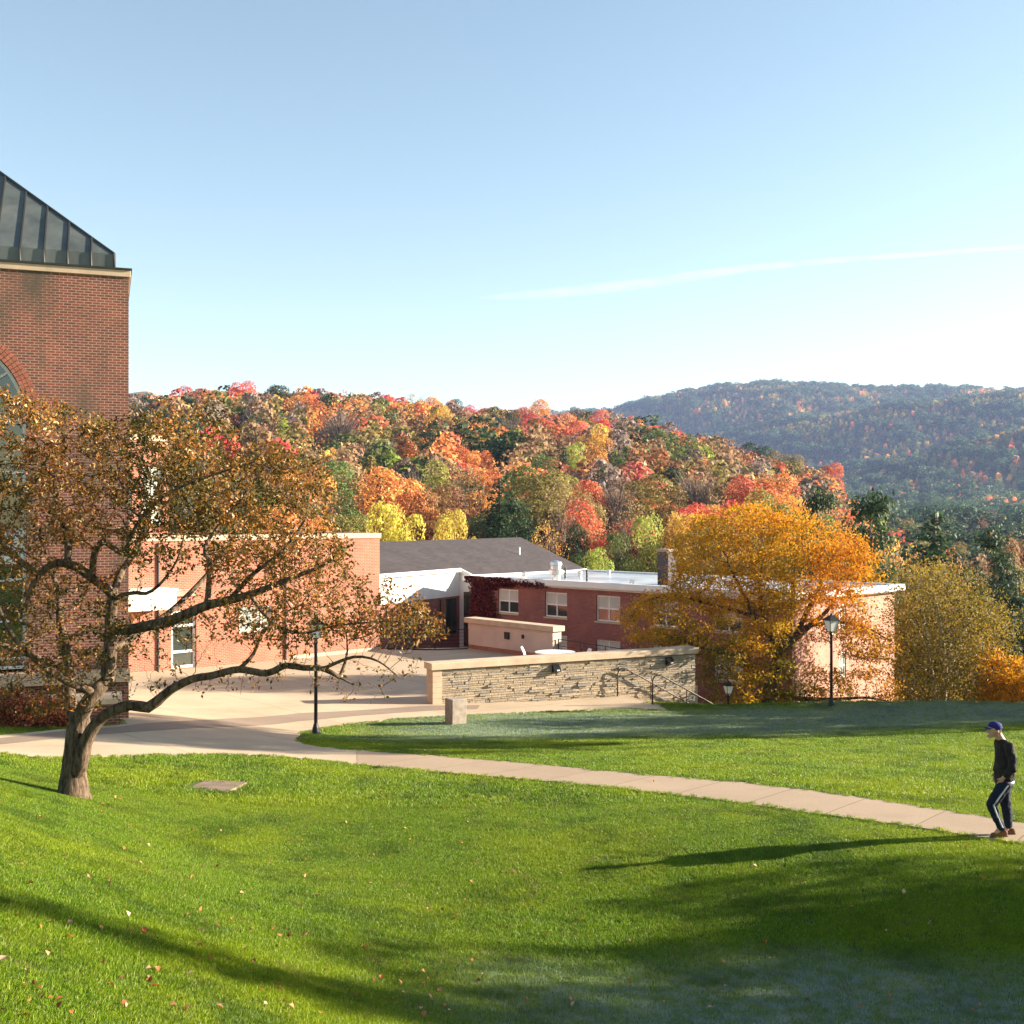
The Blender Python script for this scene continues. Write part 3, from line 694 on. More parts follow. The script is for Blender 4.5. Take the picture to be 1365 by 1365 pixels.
# ------------------------------------------------------------------ buildings
def wall_holes(mb, x0, x1, z0, z1, y, th, holes, mi=0):
    """wall slab in local XZ with rectangular openings (real reveals)"""
    xs = sorted({x0, x1, *[h[0] for h in holes], *[h[1] for h in holes]}); zs = sorted({z0, z1, *[h[2] for h in holes], *[h[3] for h in holes]})
    solid = {}
    for i in range(len(xs) - 1):
        for j in range(len(zs) - 1):
            cx = (xs[i] + xs[i+1]) / 2; cz = (zs[j] + zs[j+1]) / 2
            solid[i, j] = not any(h[0] < cx < h[1] and h[2] < cz < h[3] for h in holes)
    for (i, j), s in solid.items():
        if not s: continue
        a, b, c, d = xs[i], xs[i+1], zs[j], zs[j+1]
        mb.add([(a, y, c), (b, y, c), (b, y, d), (a, y, d)], [(0, 1, 2, 3)], mi)
        mb.add([(a, y + th, c), (b, y + th, c), (b, y + th, d), (a, y + th, d)], [(3, 2, 1, 0)], mi)
    for a, b, c, d in [(h[0], h[1], h[2], h[3]) for h in holes] + [(x0, x1, z0, z1)]:
        inn = (a, b, c, d) != (x0, x1, z0, z1)
        q = [(a, y, c), (b, y, c), (b, y, d), (a, y, d), (a, y + th, c), (b, y + th, c), (b, y + th, d), (a, y + th, d)]
        f = [(0, 1, 5, 4), (1, 2, 6, 5), (2, 3, 7, 6), (3, 0, 4, 7)]
        mb.add(q, [t[::-1] for t in f] if inn else f, mi)
def bars(mb, x0, x1, z0, z1, y, w=.06, d=.07, xs=(), zs=(), mi=0):
    mb.box(x0, y, z0, x0 + w, y + d, z1, mi); mb.box(x1 - w, y, z0, x1, y + d, z1, mi)
    mb.box(x0 + w, y, z1 - w, x1 - w, y + d, z1, mi); mb.box(x0 + w, y, z0, x1 - w, y + d, z0 + w, mi)
    cuts = [x0 + w] + [c for x in xs for c in (x - w / 2, x + w / 2)] + [x1 - w]
    for x in xs: mb.box(x - w / 2, y + .002, z0 + w, x + w / 2, y + d, z1 - w, mi)
    for z in zs:
        for k in range(0, len(cuts), 2): mb.box(cuts[k], y + .004, z - w / 2, cuts[k + 1], y + d, z + w / 2, mi)
def window(par, x0, x1, z0, z1, y=.09, mat='white', gl='glass', xs=(), zs=(), sill=True, blind=0, w=.06):
    m = MB(); bars(m, x0 + .004, x1 - .004, z0 + .004, z1 - .004, y, w, .07, xs, zs); f = m.build('window', M[mat], par)
    g = MB(); g.box(x0 + .03, y + .035, z0 + .03, x1 - .03, y + .05, z1 - .03); g.build('glass_pane', M[gl], f)
    if blind:
        b = MB(); b.box(x0 + w, y + .022, z1 - w - (z1 - z0 - 2 * w) * blind, x1 - w, y + .030, z1 - w)
        b.build('blind', M['blind'], f)
    if sill:
        s = MB(); s.box(x0 - .06, -.07, z0 - .09, x1 + .06, y + .05, z0 - .003); s.build('sill', M['coping'], f)
    return f

# --- brick hall: tower, low wing, back block (one building)
TC = Vector((-10.9, 32.0, 0)); TD = Vector((.94, .34, 0)).normalized(); tang = math.atan2(TD.y, TD.x)
hall = empty('brick_hall', (TC.x, TC.y, -5.7), 0, 'red brick campus hall with a square tower and a low flat wing', 'building')
def frame_child(name, mb, mat, origin, ang, parent, base, **kw):
    o = mb.build(name, mat, parent, **kw); o.location = (origin[0] - base[0], origin[1] - base[1], origin[2] - base[2]); o.rotation_euler = (0, 0, ang); return o
HB = tuple(hall.location)
# tower, local x from -10 (left) to 0 (right corner), outward -y, z absolute
TW = 10.0; arch_c, arch_r, spring = -5.0, 2.33, 2.72
m = MB()
def tower_wall():
    zb, zt = -6.6, 6.83; nseg = 20
    wl_, wr = arch_c - arch_r, arch_c + arch_r
    m.add([(-TW, 0, zb), (wl_, 0, zb), (wl_, 0, zt), (-TW, 0, zt)], [(0, 1, 2, 3)])
    m.add([(wr, 0, zb), (0, 0, zb), (0, 0, zt), (wr, 0, zt)], [(0, 1, 2, 3)])
    m.add([(wl_, 0, zb), (wr, 0, zb), (wr, 0, -4.25), (wl_, 0, -4.25)], [(0, 1, 2, 3)])
    for i in range(nseg):
        a0 = math.pi - math.pi * i / nseg; a1 = math.pi - math.pi * (i + 1) / nseg
        p0 = (arch_c + arch_r * math.cos(a0), spring + arch_r * math.sin(a0)); p1 = (arch_c + arch_r * math.cos(a1), spring + arch_r * math.sin(a1))
        m.add([(p0[0], 0, p0[1]), (p1[0], 0, p1[1]), (p1[0], 0, zt), (p0[0], 0, zt)], [(0, 1, 2, 3)])
        m.add([(p0[0], 0, p0[1]), (p1[0], 0, p1[1]), (p1[0], .3, p1[1]), (p0[0], .3, p0[1])], [(3, 2, 1, 0)])
    m.add([(wr, 0, -4.25), (wr, .3, -4.25), (wr, .3, spring), (wr, 0, spring)], [(3, 2, 1, 0)])
    m.add([(wl_, 0, -4.25), (wl_, .3, -4.25), (wl_, .3, spring), (wl_, 0, spring)], [(0, 1, 2, 3)])
    m.add([(0, 0, zb), (0, TW, zb), (0, TW, zt), (0, 0, zt)], [(0, 1, 2, 3)])
    m.add([(-TW, 0, zb), (-TW, TW, zb), (-TW, TW, zt), (-TW, 0, zt)], [(3, 2, 1, 0)])
    m.add([(-TW, TW, zb), (0, TW, zb), (0, TW, zt), (-TW, TW, zt)], [(3, 2, 1, 0)])
    m.add([(-TW, .35, zb), (-.1, .35, zb), (-.1, .35, -4.3), (-TW, .35, -4.3)], [(0, 1, 2, 3)])
tower_wall()
tw = frame_child('tower_wall', m, M['brick_tower'], (TC.x, TC.y, 0), tang, hall, HB)
m = MB()   # arch ring of soldier bricks, proud of the wall
ns = 62
for i in range(ns):
    a0 = math.pi * (i + .08) / ns; a1 = math.pi * (i + .92) / ns
    for r0, r1 in ((arch_r + .004, arch_r + .105), (arch_r + .115, arch_r + .215), (arch_r + .225, arch_r + .325)):
        c0 = [(arch_c + r * math.cos(a), spring + r * math.sin(a)) for r, a in ((r0, a0), (r1, a0), (r1, a1), (r0, a1))]
        m.add([(x, -.012, z) for x, z in c0] + [(x, .05, z) for x, z in c0], [(0, 1, 2, 3), (0, 4, 5, 1), (1, 5, 6, 2), (2, 6, 7, 3), (3, 7, 4, 0)], 0)
M['archbrick'] = plain('arch_brick', (.34,.12,.075), .85, nscale=5, var=.2)
ar = m.build('brick_arch', M['archbrick'], tw)
m = MB(); m.box(-TW - .05, -.05, 6.83, .05, .35, 7.02); m.box(-.3, .35, 6.83, .05, TW + .05, 7.02); m.box(-TW - .05, .35, 6.83, -TW + .3, TW + .05, 7.02)
m.build('coping', M['coping'], tw, bevel=.012)
m = MB(); m.box(-TW - .09, -.09, 7.02, .09, TW + .09, 7.075); m.build('flashing', M['seam'], tw)
# glazing: tall arched window with white frame, transoms, spandrel
m = MB(); R0 = arch_r - .02
def ring(r0, r1, y0, y1, n=28):
    for i in range(n):
        a0 = math.pi * i / n; a1 = math.pi * (i + 1) / n
        c0 = [(arch_c + r * math.cos(a), spring + r * math.sin(a)) for r, a in ((r0, a0), (r1, a0), (r1, a1), (r0, a1))]
        m.add([(x, y0, z) for x, z in c0] + [(x, y1, z) for x, z in c0], [(0, 1, 2, 3), (4, 7, 6, 5), (0, 3, 7, 4), (1, 5, 6, 2)])
ring(R0 - .09, R0, .16, .26)
zb = -4.2
for s in (-1, 1): m.box(arch_c + s * (R0 - .045) - .045, .16, zb, arch_c + s * (R0 - .045) + .045, .26, spring)
for x in (arch_c - .75, arch_c + .75, ): m.box(x - .045, .165, zb, x + .045, .25, spring + 1.9)
x = arch_c + 1.42; m.box(x - .04, .165, zb, x + .04, .25, spring + 1.45)
x = arch_c - 1.42; m.box(x - .04, .165, zb, x + .04, .25, spring + 1.45)
for z in (-4.15, -3.9, -2.85, -1.72, -.55, 1.25, 2.7): m.box(arch_c - R0 + .09, .17, z - .04, arch_c + R0 - .09, .245, z + .04)
for a in (35, 62, 118, 145): 
    a = R(a); m.tube([(arch_c + .1 * math.cos(a), .2, spring + .1), (arch_c + (R0 - .05) * math.cos(a), .2, spring + (R0 - .05) * math.sin(a))], .035, 6)
fr = m.build('window_frame', M['white'], tw)
m = MB(); m.box(arch_c - R0 + .05, .20, -.98 - .30, arch_c + R0 - .05, .24, -.3); m.build('spandrel', M['white'], fr)
m = MB(); pts = [(arch_c - R0, zb), (arch_c + R0, zb)] + [(arch_c + R0 * math.cos(math.pi * i / 24), spring + R0 * math.sin(math.pi * i / 24)) for i in range(25)]
m.prism(pts, .25, .27, axis='y'); m.build('glass_pane', M['glass'], fr)
m = MB(); m.box(-TW, -.35, -4.62, .03, -.02, -4.28); m.build('window_ledge', M['coping'], tw, bevel=.01)
# roof: hipped, standing seams
EO = .38; zr0, zr1, pitch = 7.09, 7.51, .907; hx0, hx1, hy0, hy1 = -TW + EO, -EO, .22, TW - .22
zr0 = 7.14; half = (hx1 - hx0) / 2; ap = ((hx0 + hx1) / 2, (hy0 + hy1) / 2, zr1 + pitch * half)
m = MB(); m.add([(hx0, hy0, zr1), (hx1, hy0, zr1), (hx1, hy1, zr1), (hx0, hy1, zr1), ap], [(0, 1, 4), (1, 2, 4), (2, 3, 4), (3, 0, 4)])
m.box(hx0, hy0, 7.075, hx1, hy1, zr1 - .002)
rf = frame_child('metal_roof', m, M['metal_roof'], (TC.x, TC.y, 0), tang, hall, HB)
m = MB(); nsm = 15; mid = ap
for i in range(nsm + 1):
    f = i / nsm; x = hx1 - (hx1 - hx0) * f; d = min(x - hx0, hx1 - x); y = hy0 + d * (ap[1] - hy0) / half
    if d > .02: m.tube([(x, hy0 - .02, 7.09), (x, hy0 - .02, zr1 + .01), (x, y, zr1 + pitch * d + .02)], .036, 5)
    yy = hy0 + (hy1 - hy0) * f; 
    if d > .02: m.tube([(hx1 + .02, yy, 7.09), (hx1 + .02, yy, zr1 + .01), (hx1 - d, yy, zr1 + pitch * d + .02)], .036, 5)
for c in ((hx0, hy0), (hx1, hy0), (hx1, hy1), (hx0, hy1)): m.tube([(c[0], c[1], 7.08), (c[0], c[1], zr1), (ap[0], ap[1], ap[2] + .03)], .045, 6)
m.build('roof_seam', M['seam'], rf)
# plinth in front of the tower
m = MB(); m.box(-10.5, -1.75, -6.6, -.25, -.36, -5.0); m.box(-10.5, -1.80, -4.995, -.2, -.36, -4.86, 1); frame_child('plinth', m, [M['brick_tower'], M['coping']], (TC.x, TC.y, 0), tang, hall, HB)

# wing
WO = (-16.2, 47.9, 0); wang = math.atan2(.69, .72); WLn = 13.15
holes = [(5.18, 6.92, -5.2, -4.1), (1.82, 3.02, -6.62, -4.06), (-3.0, -1.6, -5.2, -4.1)]
m = MB(); wall_holes(m, -4, WLn, -7.4, -1.03, 0, .3, holes)
m.add([(WLn, .3, -7.4), (WLn, 9, -7.4), (WLn, 9, -1.03), (WLn, .3, -1.03)], [(0, 1, 2, 3)])
m.add([(-4, .3, -1.2), (WLn, .3, -1.2), (WLn, 9, -1.2), (-4, 9, -1.2)], [(0, 1, 2, 3)], 1)
wing = frame_child('wing_wall', m, [M['brick_wing'], M['flat_roof']], WO, wang, hall, HB)
m = MB(); m.box(-4, -.06, -1.027, WLn + .06, .36, -.78); m.box(WLn - .3, .362, -1.025, WLn + .06, 9, -.782); m.build('coping', M['coping'], wing, bevel=.015)
def hwin(*a, **k):
    f = window(wing, *a, **k); return f
hwin(5.18, 6.92, -5.2, -4.1, gl='glass_pale', xs=(6.35,)); hwin(-3.0, -1.6, -5.2, -4.1, xs=(-2.3,))
m = MB(); bars(m, 1.83, 3.01, -6.62, -4.07, .09, .11, .08, (), (-4.75, -5.9)); dr = m.build('door', M['white'], wing)
m = MB(); m.box(1.9, .13, -6.5, 2.95, .15, -4.15); m.build('glass_pane', M['glass'], dr)
m = MB(); m.tube([(2.78, .02, -5.75), (2.78, .02, -5.3)], .018, 6); m.tube([(2.78, .1, -5.72), (2.78, .02, -5.72)], .012, 5); m.tube([(2.78, .1, -5.33), (2.78, .02, -5.33)], .012, 5); m.build('handle', M['black'], dr)
m = MB(); m.box(-1.6, -1.3, -3.9, 1.4, -.002, -3.12); m.box(-1.66, -1.36, -3.12, 1.46, -.002, -3.02); m.build('door_canopy', M['cream'], wing, bevel=.01)
m = MB(); m.box(1.9, -.14, -3.45, 2.9, -.002, -3.2); m.box(1.95, -.18, -3.2, 2.85, -.002, -3.15); m.build('wall_vent', M['grey_stone'], wing)
m = MB(); m.box(8.0, -.06, -7.2, WLn, -.002, -6.55);  m.build('base_course', M['coping'], wing)
for x in (1.2, 7.6): m_ = MB(); m_.tube([(x, -.05, -7), (x, -.05, -1.1)], .045, 6); m_.build('downpipe', M['brick_grey'], wing)
# upper block behind
m = MB(); bh = [(1.0, 3.4, -.2, 2.4), (3.9, 4.9, -.2, 2.4), (-3.0, .4, -.2, 2.4)]
wall_holes(m, -8, 5.2, -1.1, 3.6, 0, .3, bh); m.add([(5.2, .3, -1.1), (5.2, 8, -1.1), (5.2, 8, 3.6), (5.2, .3, 3.6)], [(0, 1, 2, 3)])
m.add([(-8, 0, 3.45), (5.2, 0, 3.45), (5.2, 8, 3.45), (-8, 8, 3.45)], [(0, 1, 2, 3)], 1)
U0 = Vector((-16.2, 47.9, 0)) + Vector((-.69, .72, 0)) * 4 + Vector((.72, .69, 0)) * -1.5
up = frame_child('upper_wall', m, [M['brick_wing'], M['flat_roof']], U0, wang, hall, HB)
m = MB(); m.box(-8, -.06, 3.603, 5.26, .36, 3.85); m.box(4.9, .362, 3.605, 5.26, 8, 3.848); m.build('coping', M['coping'], up)
for a, b, c, d in bh:
    n_ = 2 if b - a > 2 else 1; window(up, a, b, c, d, xs=[a + (b - a) * (i + 1) / (n_ + 1) for i in range(n_)], zs=(c + (d - c) * .5,), gl='glass_pale')

# --- dormitory
DO = (-2.46, 68.9); dang = math.atan2(-.72, .70); DL, DW = 22.4, 10.0
dorm = empty('dormitory', (DO[0], DO[1], -11.9), dang, 'three storey dark red brick dormitory with a flat pale roof behind the stone wall', 'building')
def D_(name, mb, mat, parent=None, **k):
    o = mb.build(name, mat, parent or dorm, **k); 
    if parent is None: o.location = (0, 0, 11.9)
    return o
hs = []
for x in (3.2, 7.1, 11.0, 14.9, 18.8):
    for z in (-5.65, -8.06, -10.47): hs.append((x - .86, x + .86, z, z + 1.41))
m = MB(); wall_holes(m, 0, DL, -13, -3.86, 0, .3, hs)
eh = [(4.3, 4.95, z, z + 1.3) for z in (-5.6, -8.0, -10.4)]
w1 = D_('front_wall', m, M['brick_dorm'])
for k, (a, b, c, d) in enumerate(hs):
    window(w1, a, b, c, d, xs=((a + b) / 2,), zs=((c + d) / 2,), blind=[.5, .95, .9, .5, .45, .3][k % 6], w=.075)
m = MB()
# end wall: local x along +Y of dorm
xs_ = [0, 4.3, 4.95, DW]; 
for i in range(3):
    zs_ = [-13, -3.86] if i != 1 else [-13, -10.4, -9.1, -8.0, -6.7, -5.6, -4.3, -3.86]
    for j in range(0, len(zs_), 2): m.add([(DL, xs_[i], zs_[j]), (DL, xs_[i+1], zs_[j]), (DL, xs_[i+1], zs_[j+1]), (DL, xs_[i], zs_[j+1])], [(0, 1, 2, 3)])
m.add([(0, 0, -13), (0, DW, -13), (0, DW, -3.86), (0, 0, -3.86)], [(3, 2, 1, 0)]); m.add([(0, DW, -13), (DL, DW, -13), (DL, DW, -3.86), (0, DW, -3.86)], [(3, 2, 1, 0)])
w2 = D_('end_wall', m, M['brick_pale'])
for z in (-10.4, -8.0, -5.6):
    m = MB(); m.box(DL - .1, 4.303, z + .003, DL - .04, 4.38, z + 1.297); m.box(DL - .1, 4.87, z + .003, DL - .04, 4.947, z + 1.297); m.box(DL - .1, 4.38, z + .6, DL - .04, 4.87, z + .68); m.box(DL - .1, 4.38, z + 1.22, DL - .04, 4.87, z + 1.297); m.box(DL - .1, 4.38, z + .003, DL - .04, 4.87, z + .08)
    f = m.build('window', M['white'], w2); m = MB(); m.box(DL - .085, 4.31, z + .01, DL - .07, 4.94, z + 1.29); m.build('glass_pane', M['glass_pale'], f)
m = MB(); o_ = .42
m.box(-o_, -o_, -3.86, DL + o_, -o_ + .3, -3.52); m.box(-o_, DW + o_ - .3, -3.858, DL + o_, DW + o_, -3.522)
m.box(-o_, -o_ + .302, -3.858, -o_ + .3, DW + o_ - .302, -3.521); m.box(DL + o_ - .3, -o_ + .302, -3.858, DL + o_, DW + o_ - .302, -3.521)
m.box(-.1, -.09, -3.98, DL + .09, -.003, -3.863); m.box(DL + .003, -.003, -3.98, DL + .09, DW, -3.863)
D_('fascia', m, M['white'], bevel=.02)
m = MB(); m.box(-o_ + .3, -o_ + .3, -3.84, DL + o_ - .3, DW + o_ - .3, -3.62); roof = D_('roof', m, M['flat_roof'])
def roofxy(u, zz=-3.62):
    # place a roof fitting from a surveyed column and row
    pass
def onroof(u, v, z=-3.62):
    Y = (z * -1) * F / (v - HV); X = (u - CU) / F * Y; d = Vector((X - DO[0], Y - DO[1])); c, s = math.cos(-dang), math.sin(-dang)
    return d.x * c - d.y * s, d.x * s + d.y * c
x, y = 17.0, 5.5
cx, cy = (8.4 - DO[0]), (61 - DO[1]); c, s = math.cos(-dang), math.sin(-dang); cx, cy = cx * c - cy * s, cx * s + cy * c
m = MB(); m.box(cx - .36, cy - .36, -3.62, cx + .36, cy + .36, -1.85); m.box(cx - .41, cy - .41, -1.848, cx + .41, cy + .41, -1.7, 1); m.build('chimney', [M['brick_grey'], M['grey_stone']], roof)
x, y = onroof(741, 774)
m = MB(); m.lathe([(.26, 0), (.26, .35), (.40, .40), (.40, .62), (.30, .66), (.30, .86), (.36, .9), (.34, 1.06), (.1, 1.16)], 18, (x, y, -3.62)); m.build('exhaust_vent', M['galv'], roof, smooth=False)
for u, v, h, r in ((699, 772, .4, .17), (773, 769, .35, .16), (811.5, 766, .3, .14), (842, 780, .25, .15), (960, 776, .3, .15)):
    x, y = onroof(u, v); m = MB(); m.lathe([(r * .7, 0), (r * .7, h * .5), (r, h * .6), (r, h), (r * .3, h * 1.15)], 12, (x, y, -3.62)); m.build('roof_vent', M['galv'], roof)
for u, v in ((753.5, 771), (782.5, 775)):
    x, y = onroof(u, v); m = MB(); m.tube([(x, y, -3.62), (x, y, -2.95)], .06, 8); m.build('vent_pipe', M['black'], roof)

# --- white and brick house with dark gable roof
GD = Vector((.48, .877, 0)); GP = Vector((-.877, .48, 0)); GE = Vector((4.6 * 85 / 75, 85.0, 0)); zE = -3.80; PT = .42; GLn = 34.0
def G(a, b, z): return GE - GD * a + GP * b + Vector((0, 0, z))          # a: back along the eave from its right end, b: into the roof
house = empty('gabled_building', (GE.x, GE.y, -12.5), 0, 'white trimmed brick building under a dark grey shingled gable roof', 'building')
gb = Vector(house.location)
aC = 15.35                                                  # corner seen at column 628
m = MB(); run = 5.4
def quad(*p): m.add([tuple(Vector(q) - gb) for q in p], [tuple(range(len(p)))])
quad(G(-.4, -.25, zE - .10), G(-.4, run, zE + PT * run), G(aC, run, zE + PT * run), G(aC, -.25, zE - .10))
quad(G(aC, 1.39, zE + PT * 1.39), G(aC, run, zE + PT * run), G(GLn, run, zE + PT * run), G(GLn, 1.39, zE + PT * 1.39))
quad(G(-.4, run, zE + PT * run), G(-.4, run * 2 + .3, zE - .1), G(GLn, run * 2 + .3, zE - .1), G(GLn, run, zE + PT * run))
rf = m.build('roof', M['shingle'], house)
uv = rf.data.uv_layers['UVMap']
for p in rf.data.polygons:
    for li in p.loop_indices:
        cc = rf.data.vertices[rf.data.loops[li].vertex_index].co + gb - GE; uv.data[li].uv = (cc.dot(GD), cc.dot(GP) * 1.08)
sm = rf.modifiers.new('s', 'SOLIDIFY'); sm.thickness = .12
px_ = G(5, 2.6, 0); zz = zE + PT * 2.6; m = MB(); m.tube([(px_.x - gb.x, px_.y - gb.y, zz - gb.z), (px_.x - gb.x, px_.y - gb.y, zz - gb.z + .55)], .07, 8); m.build('vent_pipe', M['white'], rf)
m = MB()
quad(G(0, 0, -12.5), G(0, 0, zE - .05), G(0, run, zE + PT * run - .05), G(0, 2 * run, zE - .05), G(0, 2 * run, -12.5))
quad(G(0, 0, -12.5), G(aC, 0, -12.5), G(aC, 0, zE - .02), G(0, 0, zE - .02))
quad(G(aC, 1.39, -12.5), G(GLn, 1.39, -12.5), G(GLn, 1.39, -5.0), G(aC, 1.39, -5.0))
bw = m.build('brick_wall', M['brick_dorm'], house)
m = MB()
quad(G(aC + .003, 1.37, -5.0), G(GLn, 1.37, -5.0), G(GLn, 1.37, zE + PT * 1.39 - .02), G(aC + .003, 1.37, zE + PT * 1.39 - .02))
quad(G(aC, -.0, -12.5), G(aC, 1.39, -12.5), G(aC, 1.39, zE + PT * 1.39 - .05), G(aC, 0, zE - .05))
m.build('white_wall', M['white'], house)
m = MB(); ge = lambda a, b, z: tuple(G(a, b, z) - gb)
def gbox(a0, a1, b0, b1, z0, z1, mi=0, zz=0):
    m.add([ge(a0, b0, z0), ge(a1, b0, z0), ge(a1, b1, z0 + zz), ge(a0, b1, z0 + zz), ge(a0, b0, z1), ge(a1, b0, z1), ge(a1, b1, z1 + zz), ge(a0, b1, z1 + zz)], [(0, 1, 2, 3), (7, 6, 5, 4), (0, 4, 5, 1), (1, 5, 6, 2), (2, 6, 7, 3), (3, 7, 4, 0)], mi)
gbox(-.4, aC + .25, -.32, -.2, zE - .30, zE - .06); gbox(aC + .25, GLn, 1.10, 1.2, zE + .35, zE + .58)
gbox(aC + .02, aC + .14, -.2, 1.3, zE - .32, zE - .06, 0, PT * 1.5)
m.build('fascia', M['white'], house)
m = MB(); gbox(aC + .02, aC + .12, .16, 1.0, -8.2, -4.75); m.build('door_recess', M['door_brown'], house)
m = MB(); gbox(aC + .05, aC + .15, .26, .56, -7.0, -4.9); gbox(aC + .05, aC + .15, .62, .95, -7.0, -4.9); w_ = m.build('window', M['glass'], house)
m = MB(); gbox(aC + .6, aC + 1.5, 1.25, 1.33, -7.3, -5.1); gbox(aC + 1.6, aC + 2.4, 1.25, 1.33, -7.3, -5.1); m.build('window', M['glass'], house)

# hill top building
hx, hy = (187 - CU) / F * 385, 385
hb = empty('hilltop_building', (hx, hy, zfar(np.array([hx]), np.array([hy]))[0]), R(-18), 'pale brick building on the wooded hilltop beside the tower', 'building')
z0 = float(hb.location.z); zt = (HV - 527) / F * 385 - z0
m = MB(); m.box(-14, 0, 0, 2.4, 14, zt); m.build('wall', M['brick_pale'], hb)
m = MB(); m.box(2.4, 2, 0, 6.0, 14, zt - 1.2); m.build('annex_wall', M['coping'], hb)
m = MB(); m.add([(-14.3, -.4, zt + .002), (2.9, -.4, zt + .002), (2.9, 14.4, zt + .002), (-14.3, 14.4, zt + .002), (-5, 7, zt + 2.2), (-2, 7, zt + 2.2)], [(0, 1, 5, 4), (1, 2, 5), (2, 3, 4, 5), (3, 0, 4), (3, 2, 1, 0)]); m.build('roof', M['grey_stone'], hb)

# ------------------------------------------------------------------ stone wall, parapet, fences, steps, rails
SL = math.hypot(10.42, 5.1); sang = math.atan2(.44, .898)
sw = empty('stone_wall', (WA.x, WA.y, -6.8), sang, 'long ledgestone retaining wall with a smooth pale coping', 'wall')
m = MB(); m.box(0.02, .06, -3.6, SL - .02, .55, 1.2); core = m.build('wall_core', M['grey_stone'], sw)
m = MB(); z = -3.4; rr = random.Random(3)
while z < 1.235:
    h = min(rr.choice([.05, .06, .075, .09, .11]), 1.245 - z); x = .35
    while x < SL - .03:
        w = min(rr.uniform(.18, .75), SL - .03 - x); hh = h
        if rr.random() < .035 and w > .2: d = rr.uniform(.05, .09); t = rr.uniform(.85, 1)
        else: d = rr.uniform(0, .028) if rr.random() < .9 else rr.uniform(.03, .06); t = min(.84, max(0, rr.gauss(.5, .2)))
        g = .008; m.box(x + g, .02 - d, z + g, x + w - g, .1, z + hh - g, 0, t); x += w
    z += h
m.build('stone_face', M['ledge'], sw, tint=True)
m = MB(); zz = -3.4
while zz < 1.235:
    h = min(.2, 1.245 - zz); m.box(-.02, -.03, zz + .003, .345, .57, zz + h - .003, 0, .5); zz += h
m.build('end_pier', M['coping'], sw)
m = MB(); m.box(-.10, -.11, 1.25, SL + .06, .64, 1.49); 
m.add([(SL - .9, .1, 1.492), (SL + .06, .1, 1.492), (SL + .06, .64, 1.492), (SL - .9, .64, 1.492), (SL - .4, .37, 1.56)], [(0, 1, 4), (1, 2, 4), (2, 3, 4), (3, 0, 4)])
m.build('coping', M['coping'], sw, bevel=.012)
for t, nm in ((5.05, 0), (10.25, 0)):
    m = MB(); m.prism([(-.02, .86 - .02), (-.21, .90), (-.21, 1.0), (-.02, 1.17)], t - .16, t + .16, axis='x')
    li = m.build('wall_light', M['black'], sw, bevel=.01); m = MB(); m.box(t - .03, -.222, .93, t + .09, -.212, .98); m.build('light_lens', M['white'], li)

# pale parapet with coping
PA = Vector((-2.3, 58.0, 0)); PB = Vector((1.97, 53.2, 0)); pang = math.atan2(PB.y - PA.y, PB.x - PA.x); PLn = (PB - PA).length
pw = empty('parapet_wall', (PA.x, PA.y, -6.8), pang, 'pale rendered parapet wall with a thick coping at the plaza edge', 'wall')
m = MB(); m.box(0.1, .0, -.5, PLn - .05, .45, .28, 1); m.box(.1, -.03, .283, PLn - .05, .45, 1.4); m.box(PLn - .6, -.06, .2, PLn, .5, 1.38); m.build('wall_body', [M['pinkwall'], M['brick_wing']], pw)
m = MB(); m.box(-.1, -.16, 1.403, PLn + .12, .62, 1.66); m.build('coping', M['coping'], pw, bevel=.015)
m = MB(); m.box(3.0, -.12, .80, 3.32, -.032, 1.14); m.build('wall_light', M['black'], pw); m = MB(); m.box(4.25, -.10, .92, 4.38, -.032, 1.1); m.build('wall_socket', M['black'], pw)

def railing(name, pts, h, nrails, label, cat='railing', post=.025, rail=.02, mat='black', group=None, zf=None, kick=False):
    base = Vector(pts[0]); root = empty(name, base, 0, label, cat, group)
    L = [Vector(p) - base for p in pts]
    for p in L: m = MB(); m.tube([p, p + Vector((0, 0, h))], post, 6); m.build('post', M[mat], root)
    m = MB()
    for k in range(nrails):
        zz = h * (1 - k / nrails) if k else h
        m.tube([p + Vector((0, 0, zz)) for p in L], rail if k == 0 else rail * .45, 5)
    m.build('rail', M[mat], root)
    if kick: m = MB(); m.tube([p + Vector((0, 0, .05)) for p in L], .07, 4); m.build('kick_rail', M[mat], root)
    return root
fa = [Vector((-6.3, 57.2, -6.75)), Vector((-5.0, 57.0, -6.75)), Vector((-3.9, 56.9, -6.77)), Vector((-2.25, 57.55, -6.78))]
railing('railing', fa, 1.08, 6, 'black metal railing between the brick wing and the pale parapet', kick=True)
fb = [Vector((2.2, 53.3, -6.85)).lerp(Vector((7.2, 46.6, -6.95)), i / 5) for i in range(6)]
railing('cable_fence', fb, 1.1, 7, 'thin cable fence running behind the long stone wall', 'fence', .03, .02)
# low black rail along the parapet top
ra = [Vector((PA.x + .2, PA.y - .5, -6.78)), Vector((PB.x - 1.0, PB.y + .2, -6.8))]

